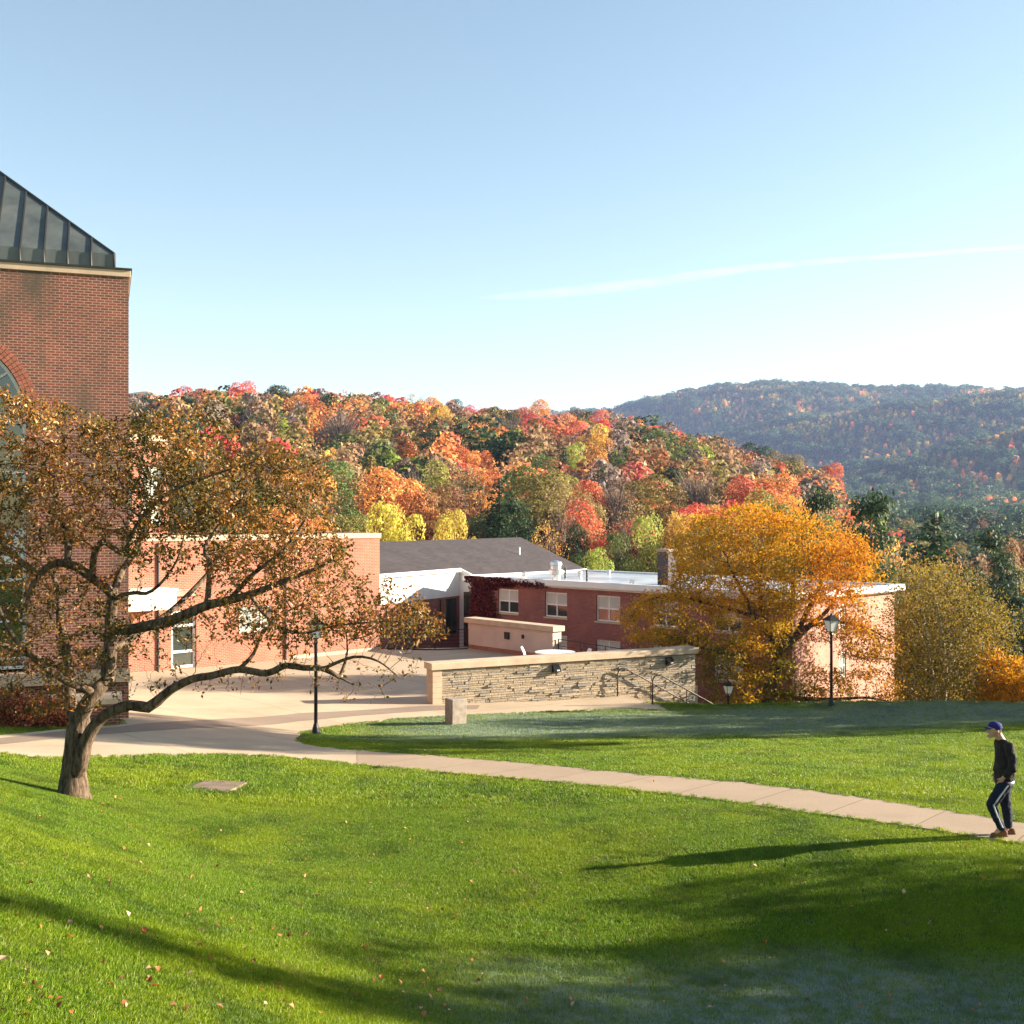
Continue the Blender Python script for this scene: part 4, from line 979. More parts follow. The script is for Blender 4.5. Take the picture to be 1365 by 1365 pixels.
# steps and handrails beside the stone wall
st = MB()
for i in range(14):
    a = 8.0 + .32 * i; zt_ = -7.08 - .17 * i
    st.box(a + .002, -2.45, zt_ - .5 - .17 * 0, a + .32, -.04, zt_)
so = st.build('stone_steps', M['foot'], None); so.location = (WA.x, WA.y, 0); so.rotation_euler = (0, 0, sang); tag(so, 'flight of concrete steps going down beside the stone wall', 'steps')
for d, t0, lab, nn in ((.16, 7.75, 'bent metal handrail fixed close to the stone wall above the steps', 3), (2.35, 7.95, 'bent metal handrail on the lawn side of the steps', 3)):
    b0 = Vector((*wp(t0, d), -7.03)); root = empty('handrail', b0, sang, lab, 'handrail', 'handrails of the steps')
    m = MB(); sl = -.53; pts = [(0, 0, 0), (0, 0, .85), (.04, 0, .98), (.12, 0, 1.06), (.25, 0, 1.09), (.42, 0, 1.05), (.55, 0, .98)] + [(.55 + k * .5, 0, .98 + sl * k * .5) for k in range(1, 9)]
    m.tube(pts, .030, 8); m.build('rail', M['steel'], root, smooth=True)
    for x in (1.55, 2.65, 3.75): m = MB(); m.tube([(x, 0, .98 + sl * (x - .55) - 1.25), (x, 0, .98 + sl * (x - .55))], .02, 6); m.build('post', M['steel'], root)

# stone block on the lawn edge
x, y = hit(605, 966); z = s1(x, y)
m = MB(); m.box(-.27, -.24, -.1, .27, .24, .84); b = m.build('stone_block', M['grey_stone'], None, bevel=.02); b.location = (x + .05, y + .1, z); b.rotation_euler = (R(.8), 0, R(33)); tag(b, 'upright grey stone block at the edge of the lawn', 'bollard')
x, y = hit(289, 1049); z = s1(x, y)
m = MB(); m.box(-.42, -.52, -.1, .42, .52, .045); b = m.build('concrete_cover', M['slab'], None, bevel=.01); b.location = (x, y, z - .015); b.rotation_euler = (R(-3), R(2), R(-8)); tag(b, 'flat concrete access cover sunk in the grass near the tree', 'cover')

# ------------------------------------------------------------------ lamp posts
def glow_glass():
    m, t, b = newmat('lantern_glass'); b.inputs['Base Color'].default_value = (.82, .80, .74, 1); b.inputs['Roughness'].default_value = .3
    b.inputs['Subsurface Weight'].default_value = .0; return m
M['lantern'] = glow_glass()
def lamp_post(x, y, z, h, label, sc=1.0):
    root = empty('lamp_post', (x, y, z), R(20), label, 'lamp post', 'lamp posts'); hp = h - .72 * sc
    m = MB(); m.lathe([(.17, -.1), (.17, .05), (.12, .10), (.10, .22), (.075, .30), (.06, .36)], 14); m.build('base', M['black'], root)
    m = MB(); m.lathe([(.055, .34), (.05, hp - .12), (.065, hp - .1), (.065, hp - .06), (.045, hp)], 12); m.build('pole', M['black'], root)
    m = MB(); a, b_ = .115 * sc, .20 * sc; z0, z1 = hp + .06 * sc, hp + .46 * sc
    m.add([(sx * a, sy * a, z0) for sx, sy in ((-1,-1),(1,-1),(1,1),(-1,1))] + [(sx * b_, sy * b_, z1) for sx, sy in ((-1,-1),(1,-1),(1,1),(-1,1))], [(3,2,1,0),(4,5,6,7),(0,1,5,4),(1,2,6,5),(2,3,7,6),(3,0,4,7)]); lg = m.build('lantern', M['lantern'], root)
    m = MB(); m.lathe([(.045, hp - .002), (.09 * sc, hp + .03), (.16 * sc, z0 - .004)], 8)
    for sx, sy in ((-1,-1),(1,-1),(1,1),(-1,1)): m.tube([(sx * a, sy * a, z0), (sx * b_, sy * b_, z1)], .014 * sc, 5)
    m.build('lantern_frame', M['black'], lg)
    m = MB(); c = .25 * sc; q = [(sx * c, sy * c, z1 + .003) for sx, sy in ((-1,-1),(1,-1),(1,1),(-1,1))]; d = .07 * sc; q2 = [(sx * d, sy * d, z1 + .19 * sc) for sx, sy in ((-1,-1),(1,-1),(1,1),(-1,1))]
    m.add(q + q2, [(3,2,1,0),(4,5,6,7),(0,1,5,4),(1,2,6,5),(2,3,7,6),(3,0,4,7)]); m.lathe([(.05 * sc, z1 + .19 * sc), (.05 * sc, z1 + .23 * sc), (.015, z1 + .28 * sc)], 8); m.build('lantern_cap', M['black'], lg)
x, y = hit(421, 980); lamp_post(x, y, s1(x, y), 3.55, 'black lamp post at the lawn tip, its lantern hidden by the crabapple')
x, y = 11.92, 42.0; lamp_post(x, y, g1(x, y) - .02, 3.5, 'tall black lamp post with a square lantern on the brow of the lawn')
x, y = 9.0, 46.8; lamp_post(x, y, -9.9, 3.12, 'small lamp post beyond the lawn beside the lower handrail', .8)

# ------------------------------------------------------------------ white table and chairs behind the wall
tx, ty = (740 - CU) / F * 51.0, 51.0; tz = -6.83
tb = empty('patio_table', (tx, ty, tz), R(20), 'white patio table behind the stone wall', 'table')
m = MB(); m.lathe([(.88, .70), (.92, .72), (.92, .75), (.5, .76)], 24); m.build('table_top', M['white'], tb)
m = MB(); m.lathe([(.30, 0), (.28, .05), (.07, .08), (.06, .70)], 12); m.build('leg', M['white'], tb)
for (u, yy, rz, lab) in ((706, 51.2, 170, 'white curved chair at the left end of the patio table'), (776, 50.4, 15, 'white chair at the right end of the patio table')):
    ch = empty('patio_chair', ((u - CU) / F * yy, yy, tz), R(rz), lab, 'chair', 'white patio chairs')
    m = MB(); m.box(-.24, -.25, .42, .24, .25, .46); m.build('seat', M['white'], ch, bevel=.02)
    m = MB(); m.add([(.20, -.24, .46), (.20, .24, .46), (.28, .24, .7), (.28, -.24, .7), (.40, -.20, .95), (.40, .20, .95)], [(0,1,2,3),(3,2,5,4)]); o = m.build('backrest', M['white'], ch); s_ = o.modifiers.new('s', 'SOLIDIFY'); s_.thickness = .03
    for sx in (-.2, .2):
        for sy in (-.2, .2): m = MB(); m.tube([(sx, sy, 0), (sx * .9, sy * .9, .42)], .018, 6); m.build('leg', M['white'], ch)

# ------------------------------------------------------------------ forest
def crown_quads(kind, n, r_):
    """leaf clump centres + outward directions for a crown about 1 unit wide and 1 high, base at z=0"""
    if kind == 'round':
        L = []; k = r_.integers(12, 17)
        for i in range(k):
            a = r_.uniform(0, 2 * np.pi); h = r_.uniform(.26, .86); rad = .33 * np.sin(np.pi * np.clip((h - .12) / .88, .15, .95)) ** .6 * np.sqrt(r_.uniform(.2, 1.15))
            L.append((rad * np.cos(a), rad * np.sin(a), h, r_.uniform(.11, .19)))
        L.append((0, 0, .55, .26)); L.append((.05, 0, .78, .15))
    elif kind == 'tall':
        L = []
        for i in range(r_.integers(13, 18)):
            a = r_.uniform(0, 2 * np.pi); h = r_.uniform(.2, .9); rad = .22 * np.sin(np.pi * np.clip((h - .08) / .95, .12, .95)) ** .7 * r_.uniform(.4, 1.2)
            L.append((rad * np.cos(a), rad * np.sin(a), h, r_.uniform(.08, .14)))
        L.append((0, 0, .5, .17))
    elif kind == 'high':
        L = [(.30 * math.sqrt(r_.random()) * math.cos(6.283 * i / 14), .30 * math.sqrt(r_.random()) * math.sin(6.283 * i / 14), r_.uniform(.70, .93), r_.uniform(.09, .14)) for i in range(16)]
    elif kind in ('bushy',):
        L = []
        for i in range(r_.integers(16, 22)):
            a = r_.uniform(0, 2 * np.pi); h = r_.uniform(.10, .75); rad = .40 * np.cos(np.clip(h - .2, 0, 1) * 1.5) * np.sqrt(r_.uniform(.1, 1.1))
            L.append((rad * np.cos(a), rad * np.sin(a), h, r_.uniform(.10, .18)))
        L.append((0, 0, .38, .26))
    L = np.array(L); w = L[:, 3] ** 2; pick = r_.choice(len(L), n, p=w / w.sum())
    d = r_.normal(size=(n, 3)); d[:, 2] += .35; d /= np.linalg.norm(d, axis=1)[:, None]
    C = L[pick, :3] + d * (L[pick, 3] * r_.uniform(.78, 1.08, n))[:, None]
    deep = np.zeros(n, bool)
    for l in L: deep |= ((C - l[:3]) ** 2).sum(1) < (l[3] * .72) ** 2
    keep = ~deep | (r_.random(n) < .12)
    tone = r_.normal(size=len(L)) * .16
    return C[keep], d[keep], tone[pick][keep]
def quads(C, d, size, r_, aspect=.75):
    n = len(C); nn = d + r_.normal(size=(n, 3)) * .55; nn /= np.linalg.norm(nn, axis=1)[:, None]
    a = np.cross(nn, r_.normal(size=(n, 3))); a /= np.linalg.norm(a, axis=1)[:, None]; b = np.cross(nn, a)
    s = (size * r_.uniform(.6, 1.35, n))[:, None]
    V = np.stack([C - a * s, C - b * s * aspect, C + a * s, C + b * s * aspect], 1).reshape(-1, 3)
    return V, np.arange(n * 4).reshape(-1, 4)
def trunk_quads(V, Fc, h, w, lean=0.0):
    b = len(V); ring = []
    for z, r in ((-.15, w), (h * .5, w * .75), (h, w * .45)):
        for k in range(4): ring.append((r * math.cos(k * math.pi / 2 + .4) + lean * z, r * math.sin(k * math.pi / 2 + .4), z))
    f = [(b + i * 4 + k, b + i * 4 + (k + 1) % 4, b + (i + 1) * 4 + (k + 1) % 4, b + (i + 1) * 4 + k) for i in range(2) for k in range(4)]
    return np.vstack([V, ring]), np.vstack([Fc, f]), 8
def proto(name, kind, n, size, mat, seed, hi=True):
    r_ = np.random.default_rng(seed)
    if kind in ('round', 'tall', 'bushy', 'high'):
        C, d, tone = crown_quads(kind, n, r_); V, Fc = quads(C, d, size, r_); tint = np.clip(.45 + tone + r_.normal(size=len(C)) * .15, 0, 1)
        V, Fc, k = trunk_quads(V, Fc, .55, .022)
    elif kind == 'sparse':
        C, d, tone = crown_quads('tall' if seed % 2 else 'round', n, r_); m = r_.random(len(C)) < .30; C, d, tone = C[m], d[m], tone[m]
        V, Fc = quads(C, d, size * .8, r_); tint = np.clip(.4 + tone + r_.normal(size=len(C)) * .2, 0, 1); V, Fc, k = trunk_quads(V, Fc, .6, .02)
        V, Fc, k2 = twigs(V, Fc, 120, r_, .9); k += k2
    elif kind == 'bare':
        V = np.zeros((0, 3)); Fc = np.zeros((0, 4), int); tint = np.zeros(0); V, Fc, k = trunk_quads(V, Fc, .6, .018); V, Fc, k2 = twigs(V, Fc, 900 if hi else 200, r_, 1.0); k += k2
    elif kind == 'conifer':
        Cs = []; ds = []; levels = 17
        for i in range(levels):
            h = .10 + .88 * i / levels; rr = .25 * (1 - (h - .08) / .94) ** .85 * r_.uniform(.8, 1.15) + .012
            nb = max(5, int(13 * (1 - h) + 5)); a0 = r_.uniform(0, 6)
            for j in range(nb):
                a = a0 + j * 2 * np.pi / nb + r_.normal() * .15; L = rr * r_.uniform(.75, 1.2); m = max(2, int(n / 150 * L / .1))
                t = r_.random(m) ** .7; Cs.append(np.stack([np.cos(a) * L * t, np.sin(a) * L * t, h - .06 * t * (1 - h) + r_.normal(size=m) * .008 + .02 * t * t], 1) + r_.normal(size=(m, 3)) * .012); ds.append(np.tile([np.cos(a) * .4, np.sin(a) * .4, 1.0], (m, 1)))
        C = np.vstack(Cs); d = np.vstack(ds); V, Fc = quads(C, d, size, r_, .5); tint = np.clip(.45 + r_.normal(size=len(C)) * .2, 0, 1); V, Fc, k = trunk_quads(V, Fc, .95, .016)
    elif kind == 'pine':
        Cs = []; ds = []
        for i in range(34):
            h = r_.uniform(.3, .97); a = r_.uniform(0, 6.28); L = .36 * (1 - ((h - .45) / .6) ** 2) * r_.uniform(.45, 1.05) + .03; m = int(n / 34)
            t = r_.uniform(.35, 1, m); w = .07 * r_.normal(size=(m, 3)) * np.array([1, 1, .28])
            Cs.append(np.stack([np.cos(a) * L * t, np.sin(a) * L * t, h + .05 * t], 1) + w); ds.append(np.tile([0, 0, 1.0], (m, 1)) + w * 8)
        C = np.vstack(Cs); d = np.vstack(ds); V, Fc = quads(C, d, size, r_, .5); tint = np.clip(.45 + r_.normal(size=len(C)) * .2, 0, 1); V, Fc, k = trunk_quads(V, Fc, .9, .018)
    me = np_mesh(name, V, Fc, 4, np.concatenate([tint, np.full(len(Fc) - len(tint), .5)]))
    me.materials.append(mat); me.materials.append(M['twig'])
    mi = np.zeros(len(Fc), np.int32); mi[len(tint):] = 1; me.polygons.foreach_set('material_index', mi[:len(me.polygons)]); return me
def twigs(V, Fc, n, r_, hh):
    """ascending forked limbs of a leafless crown, each a thin tapering sliver"""
    Vs = []; Fs = []; b = len(V)
    for i in range(n):
        a = r_.uniform(0, 6.28); h0 = r_.uniform(.2, .7) * hh; lr = r_.uniform(.02, .20); s = np.array([np.cos(a) * lr * .5, np.sin(a) * lr * .5, h0])
        L = r_.uniform(.18, .40); dr = np.array([np.cos(a + r_.normal() * .5) * .55, np.sin(a + r_.normal() * .5) * .55, 1.0]); dr /= np.linalg.norm(dr)
        e = s + dr * L; e[2] = min(e[2], hh); w = .0021 * r_.uniform(.6, 1.3); sd = np.cross(dr, r_.normal(size=3)); sd = sd / np.linalg.norm(sd) * w
        Vs += [s - sd, s + sd, e + sd * .3, e - sd * .3]; Fs.append((b, b + 1, b + 2, b + 3)); b += 4
    return np.vstack([V, Vs]), np.vstack([Fc, Fs]), n
PR = {}
def protos(key, kind, cnt, n, size, mat, hi=True): PR[key] = [proto(kind + '_tree_mesh', kind, n, size, mat, 100 + 7 * i + sum(map(ord, key)), hi) for i in range(cnt)]
protos('round', 'round', 6, 8200, .0125, M['leaf_obj']); protos('tall', 'tall', 4, 7000, .0105, M['leaf_obj']); protos('bushy', 'bushy', 4, 8600, .0125, M['leaf_obj'])
protos('sparse', 'sparse', 3, 6000, .013, M['leaf_obj']); protos('bare', 'bare', 3, 0, 0, M['leaf_obj']); protos('conifer', 'conifer', 3, 3600, .016, M['leaf_obj']); protos('pine', 'pine', 2, 4200, .018, M['leaf_obj'])
protos('high', 'high', 1, 6000, .014, M['leaf_obj'])
CLR0 = {'R': (.52,.065,.035), 'P': (.48,.13,.075), 'O': (.54,.215,.045), 'S': (.54,.14,.045), 'A': (.50,.28,.035), 'Y': (.47,.37,.035), 'L': (.26,.30,.035), 'OL': (.21,.17,.035), 'G': (.085,.12,.025),
       'DG': (.030,.055,.020), 'BR': (.27,.12,.04), 'T': (.27,.17,.07), 'GR': (.20,.15,.12)}
CLR = {k: tuple(1.0 * x + .14 * sum(v) / 3 for x in v) for k, v in CLR0.items()}
CN = {'R': 'crimson', 'P': 'pinkish red', 'O': 'orange', 'S': 'scarlet orange', 'A': 'amber', 'Y': 'bright yellow', 'L': 'yellow green', 'OL': 'olive', 'G': 'mid green', 'DG': 'dark green', 'BR': 'russet', 'T': 'tan', 'GR': 'grey leafless'}
# surveyed trees: column, row of the crown's middle, crown width in pixels, colour, form, distance (0 = where the sight line meets the hill)
HT = [(190,552,40,'DG','round',0),(208,538,30,'R','round',0),(232,545,36,'DG','round',0),(252,532,46,'R','round',0),(282,552,60,'O','round',0),(296,536,30,'S','round',0),(330,536,48,'R','round',0),(318,550,30,'T','sparse',0),
 (374,545,56,'DG','round',0),(352,528,30,'GR','bare',0),(408,538,30,'BR','round',0),(406,558,50,'O','round',0),(436,538,40,'S','round',0),(457,530,40,'OL','sparse',0),(484,545,34,'OL','round',0),(500,540,34,'O','round',0),(520,543,40,'R','round',0),
 (556,537,44,'T','sparse',0),(580,540,42,'A','round',0),(604,549,42,'DG','round',0),(622,541,28,'R','round',0),(640,548,34,'BR','sparse',0),(658,552,36,'OL','round',0),(676,552,30,'T','sparse',0),(694,556,40,'S','round',0),(716,566,50,'O','round',0),(740,564,34,'P','round',0),(776,560,38,'DG','round',0),
 (755,575,34,'T','round',0),(800,592,44,'R','tall',0),(824,572,38,'G','round',0),(842,578,34,'O','round',0),(392,590,44,'O','round',0),(404,606,46,'G','round',0),(455,600,74,'GR','bare',0),(430,575,34,'G','round',0),(500,590,34,'G','round',0),(512,628,50,'GR','bare',0),(470,640,50,'GR','bare',0),
 (538,600,44,'DG','round',0),(562,600,36,'OL','round',0),(590,592,44,'A','tall',0),(578,625,52,'DG','pine',0),(521,640,24,'L','round',0),(624,566,36,'R','round',0),(648,565,30,'O','round',0),(612,600,60,'T','sparse',0),(640,600,50,'O','sparse',0),(655,612,26,'R','round',0),(680,598,48,'GR','bare',0),
 (672,575,44,'DG','round',0),(718,590,52,'R','round',0),(736,582,32,'DG','round',0),(766,596,60,'P','tall',0),(790,625,56,'A','tall',0),(744,620,44,'T','bare',0),(760,605,40,'S','round',0),(716,640,56,'G','round',0),(630,640,62,'O','round',0),(676,650,28,'S','tall',0),(600,660,60,'O','bushy',0),(640,672,74,'O','round',0),
 (536,697,104,'Y','bushy',112),(600,702,84,'Y','bushy',114),(688,700,62,'DG','pine',125),(732,718,54,'A','sparse',118),(764,712,46,'DG','round',122),(768,640,44,'L','tall',0),(752,652,40,'DG','conifer',0),(828,642,44,'G','round',0),(852,628,50,'T','sparse',0),(886,612,80,'G','round',0),(905,625,44,'DG','round',0),
 (862,665,36,'O','round',0),(884,672,32,'O','round',0),(932,600,34,'S','round',0),(952,606,30,'O','round',0),(1010,614,52,'DG','round',0),(1046,622,50,'OL','round',0),(944,672,40,'R','round',0),(986,646,46,'P','sparse',0),(1000,668,36,'R','round',0),(1024,648,40,'DG','round',0),(978,610,34,'P','round',0),
 (1108,656,44,'S','tall',0),(1104,664,30,'DG','conifer',240),(1056,652,36,'DG','conifer',0),(1130,668,30,'DG','conifer',260),(868,706,76,'L','bushy',122),(828,722,60,'G','bushy',116),(804,742,60,'L','bushy',112),(776,745,44,'G','bushy',116),(910,690,50,'A','bushy',128),
 (1090,700,84,'DG','pine',98),(1160,716,104,'DG','pine',88),(1060,700,50,'G','round',125),(1230,672,60,'OL','round',330),(1215,692,44,'Y','round',300),(1272,672,50,'OL','round',340),(1300,720,24,'R','round',300),(1200,742,60,'A','sparse',120),(1252,712,60,'G','round',240),(1268,770,80,'BR','sparse',84),(1250,726,44,'OL','round',230),
 (1325,752,80,'DG','pine',120),(1350,822,90,'DG','pine',96),(1302,770,60,'DG','conifer',130),(1348,738,60,'BR','round',170),(1290,740,50,'OL','round',200),(1346,700,50,'OL','round',260),(1368,860,60,'G','round',100),(1310,800,60,'G','conifer',110)]
forest = []      # (x, y, colour, form, width, height)
def hit_far(u, v):
    Y = np.linspace(96, 560, 1400); X = (u - CU) / F * Y; Z = -(v - HV) / F * Y; d = Z - ground(X, Y); k = np.argmax(d < 0)
    if not (d < 0).any(): k = np.argmin(d)
    return X[k], Y[k]
for (u, v, w, c, form, D) in HT:
    if D == 0:
        Dx, D = hit_far(u, v + w * .42); 
    x = (u - CU) / F * D; wid = w / F * D; top = -(v - w * .5 - HV) / F * D; z = g1(x, D)
    asp = {'round': 1.15, 'tall': 1.6, 'bushy': 1.1, 'sparse': 1.25, 'bare': 1.4, 'conifer': 1.9, 'pine': 1.5}[form]
    h = top - z if D in (112, 114, 125, 118, 122, 98, 88, 128, 116) or (u > 1130 and D < 200) else wid * asp
    forest.append((x, D, c, form, wid * 1.05, max(min(h, 13.5 if (u < 1080 and D > 135) else 40), wid * .8)))
heroes = len(forest); hp = np.array([(f[0], f[1]) for f in forest])
r2 = np.random.default_rng(5); fill = []
Y = 99.0
while Y < 640:
    sp = 7.4 if Y < 460 else 9.5; xs = np.arange(-.62 * Y - 20, .56 * Y + 20, sp)
    for x in xs:
        px, py = x + r2.uniform(-.38, .38) * sp, Y + r2.uniform(-.4, .4) * sp; u = CU + F * px / py
        if np.min((hp[:, 0] - px) ** 2 + (hp[:, 1] - py) ** 2) < (5.2 if py < 430 else 6) ** 2: continue
        if py < 104 and u < 1190: continue
        if py < 135 and 480 < u < 660: continue
        if u < 150 and py < 150: continue
        reg = vnoise(np.array([px]), np.array([py]), 38, 21)[0]; ridge = np.clip((py - 250) / 180, 0, 1)
        if u > 1120: cs, ps = ['DG','G','OL','L','A','BR','T','O','R','GR'], [.30,.20,.18,.07,.06,.06,.05,.05,.02,.01]
        elif ridge > .35: cs, ps = ['S','O','R','OL','G','T','BR','A','P','DG','GR'], [.13,.14,.08,.15,.11,.12,.07,.07,.05,.04,.04]
        else: cs, ps = ['O','T','G','OL','DG','GR','BR','A','S','R','L','P'], [.12,.17,.13,.17,.08,.10,.09,.07,.03,.01,.02,.01]
        ps = np.array(ps); 
        if reg > .62: ps[[i for i, c_ in enumerate(cs) if c_ in ('O', 'S', 'R', 'P')]] *= 1.9
        if reg < .38: ps[[i for i, c_ in enumerate(cs) if c_ in ('G', 'OL', 'GR', 'T', 'BR')]] *= 1.6
        c = r2.choice(cs, p=ps / ps.sum())
        form = 'bare' if c == 'GR' else 'sparse' if c == 'T' else r2.choice(['conifer', 'pine', 'round'], p=[.35, .2, .45]) if c == 'DG' else r2.choice(['round', 'tall', 'bushy', 'sparse'], p=[.5, .22, .18, .10])
        wid = r2.uniform(6.8, 11.5); h = wid * {'round': 1.12, 'tall': 1.5, 'bushy': 1.0, 'sparse': 1.2, 'bare': 1.35, 'conifer': 1.7, 'pine': 1.35}[form] * r2.uniform(.85, 1.1); h = min(h, 13 if u < 1130 else 17)
        fill.append((px, py, c, form, wid, h))
    Y += sp * (.92 if Y < 460 else 1.1)
fill.sort(key=lambda f: f[1])
infr = [f for f in fill if 140 < CU + F * f[0] / f[1] < (1480 if f[1] < 260 else 1380)]
near_in = infr[:max(0, 284 - heroes)]; nset = {(f[0], f[1]) for f in near_in}
rest = [f for f in fill if (f[0], f[1]) not in nset]
forest += near_in
LM = [(230, 'behind the crabapple crown'), (440, 'above the low brick wing'), (560, 'above the left part of the shingled roof'), (700, 'above the ridge of the shingled roof'), (800, 'above the dormitory vents'), (905, 'above the dormitory chimney'), (1010, 'above the left half of the golden tree'), (1110, 'above the right half of the golden tree'), (1190, 'above the pale end wall'), (1290, 'above the birch'), (9999, 'near the right edge of the valley')]
def rowname(u, v, D):
    if u > 1130: return 'on the valley floor' if v < 720 else 'low in the valley' 
    vc = np.interp(u, HU, HC); f = (v - vc) / (740 - vc)
    return 'on the ridge line' if f < .13 else 'high on the wooded slope' if f < .35 else 'midway up the wooded slope' if f < .62 else 'low on the wooded slope'
fc = np.array([(f[0], f[1]) for f in forest]); uvs = [(CU + F * f[0] / f[1], HV - (g1(f[0], f[1]) + f[5] * .6) / f[1] * F) for f in forest]
used = {}
FORMN = {'round': 'round crowned tree', 'tall': 'tall tree', 'bushy': 'broad bushy tree', 'sparse': 'thin leaved tree', 'bare': 'bare tree', 'conifer': 'pointed conifer', 'pine': 'pine tree'}
OBN = {'round': 'broadleaf_tree', 'tall': 'broadleaf_tree', 'bushy': 'broadleaf_tree', 'sparse': 'broadleaf_tree', 'bare': 'bare_tree', 'conifer': 'conifer_tree', 'pine': 'pine_tree'}
def nb(i, side):
    best = None
    for j, (u, v) in enumerate(uvs):
        du = (u - uvs[i][0]) * side; dv = abs(v - uvs[i][1])
        if j != i and du > 4 and du < 90 and dv < du * .8 + 6:
            s = du + dv
            if best is None or s < best[0]: best = (s, j)
    return best[1] if best else None
for i, (x, y, c, form, wid, h) in enumerate(forest):
    k = int(abs(x * 13 + y * 7)) % len(PR[form]); o = bpy.data.objects.new(OBN[form], PR[form][k]); COL.objects.link(o)
    o.location = (x, y, g1(x, y) - .3); o.rotation_euler = (0, 0, rnd.uniform(0, 6.28)); base_w = {'round': .86, 'tall': .62, 'bushy': 1.0, 'sparse': .8, 'bare': .62, 'conifer': .56, 'pine': .8}[form]
    o.scale = (wid / base_w, wid / base_w, h / .98); cc = CLR[c]; j = 1 + rnd.uniform(-.12, .12); o.color = (cc[0] * j, cc[1] * j * rnd.uniform(.9, 1.12), cc[2] * j, 1)
    u, v = uvs[i]; lm = next(t for e, t in LM if u < e); a = nb(i, -1); b = nb(i, 1)
    cn = '' if c == 'GR' and form == 'bare' else CN[c]; cn = cn or 'grey'
    cands = [f'{cn} {FORMN[form]} {rowname(u, v, y)} {lm}']
    if a is not None: cands.append(f'{cn} {FORMN[form]} {lm}, right of {CN[forest[a][2]]} {FORMN[forest[a][3]]}'); 
    if b is not None: cands.append(f'{cn} {FORMN[form]} {lm}, left of {CN[forest[b][2]]} {FORMN[forest[b][3]]}')
    if a is not None and b is not None:
        for suf in (f' {lm}', f' {rowname(u, v, y)}', ''): cands.append(f'{cn} {FORMN[form]} between {CN[forest[a][2]]} and {CN[forest[b][2]]} ones{suf}')
        cands.append(f'{cn} {FORMN[form]} between {CN[forest[a][2]]} {FORMN[forest[a][3]]} and {CN[forest[b][2]]} {FORMN[forest[b][3]]} in the valley')
        for sz in (('large' if wid > 10.8 else 'small'),): cands.append(f'{sz} {cn} {FORMN[form]} between {CN[forest[a][2]]} and {CN[forest[b][2]]} ones {lm}')
    if a is not None and b is not None: cands.append(f'{"large" if wid > 9.5 else "small"} {cn} {FORMN[form]} low in the valley, right of {CN[forest[a][2]]} {FORMN[forest[a][3]]}')
    cands.append(f'{"large" if wid > 9.5 else "small"} {cn} {FORMN[form]} {lm}')
    lab = next((q for q in cands if q not in used and len(q.split()) <= 16), None)
    if lab is None: lab = next(q for q in cands if len(q.split()) <= 16)
    used[lab] = used.get(lab, 0) + 1
    tag(o, lab, 'tree' if form not in ('conifer', 'pine') else 'evergreen tree', 'trees of the wooded hill and valley')
print('forest individuals', len(forest), 'dup labels', sum(1 for v in used.values() if v > 1), 'rest', len(rest))

# ---- far woodland as one mass: geometry nodes instancing over scattered points
def scatter_object(name, pts, rot, scl, cols, source_meshes, kind='stuff', idx=None, rots=None):
    me = bpy.data.meshes.new(name); n = len(pts); me.vertices.add(n); me.vertices.foreach_set('co', np.asarray(pts, np.float32).ravel())
    def at(nm, typ, data, key):
        a = me.attributes.new(nm, typ, 'POINT'); a.data.foreach_set(key, np.ascontiguousarray(data).ravel())
    at('rot3', 'FLOAT_VECTOR', (rots if rots is not None else np.stack([np.zeros(n), np.zeros(n), rot], 1)).astype(np.float32), 'vector'); at('scl3', 'FLOAT_VECTOR', np.asarray(scl, np.float32), 'vector')
    at('pick', 'INT', (idx if idx is not None else np.arange(n) % len(source_meshes)).astype(np.int32), 'value')
    if cols is not None: at('tcol', 'FLOAT_COLOR', np.concatenate([cols, np.ones((n, 1))], 1).astype(np.float32), 'color')
    o = link(name, me); ng = bpy.data.node_groups.new(name + '_nodes', 'GeometryNodeTree')
    ng.interface.new_socket('Geometry', in_out='INPUT', socket_type='NodeSocketGeometry'); ng.interface.new_socket('Geometry', in_out='OUTPUT', socket_type='NodeSocketGeometry')
    N_ = ng.nodes; L_ = ng.links; gi = N_.new('NodeGroupInput'); go = N_.new('NodeGroupOutput'); mp = N_.new('GeometryNodeMeshToPoints'); L_.new(gi.outputs[0], mp.inputs[0])
    g2i = N_.new('GeometryNodeGeometryToInstance')
    for i, sm in enumerate(source_meshes):
        so = bpy.data.objects.new(name + '_source', sm); ob = N_.new('GeometryNodeObjectInfo'); ob.inputs['Object'].default_value = so; 
        gg = N_.new('GeometryNodeGeometryToInstance'); L_.new(ob.outputs['Geometry'], gg.inputs[0]); src = gg
        if i == 0: jn = N_.new('GeometryNodeJoinGeometry')
        so['i'] = i; L_.new(src.outputs[0], jn.inputs[0])
    ip = N_.new('GeometryNodeInstanceOnPoints'); L_.new(mp.outputs[0], ip.inputs['Points']); L_.new(jn.outputs[0], ip.inputs['Instance']); ip.inputs['Pick Instance'].default_value = True
    def attr(nm, typ):
        a = N_.new('GeometryNodeInputNamedAttribute'); a.data_type = typ; a.inputs['Name'].default_value = nm; return a.outputs[0]
    L_.new(attr('pick', 'INT'), ip.inputs['Instance Index'])
    er = N_.new('FunctionNodeEulerToRotation'); L_.new(attr('rot3', 'FLOAT_VECTOR'), er.inputs[0]); L_.new(er.outputs[0], ip.inputs['Rotation']); L_.new(attr('scl3', 'FLOAT_VECTOR'), ip.inputs['Scale'])
    L_.new(ip.outputs[0], go.inputs[0]); md = o.modifiers.new('scatter', 'NODES'); md.node_group = ng
    tag(o, kind=kind); return o
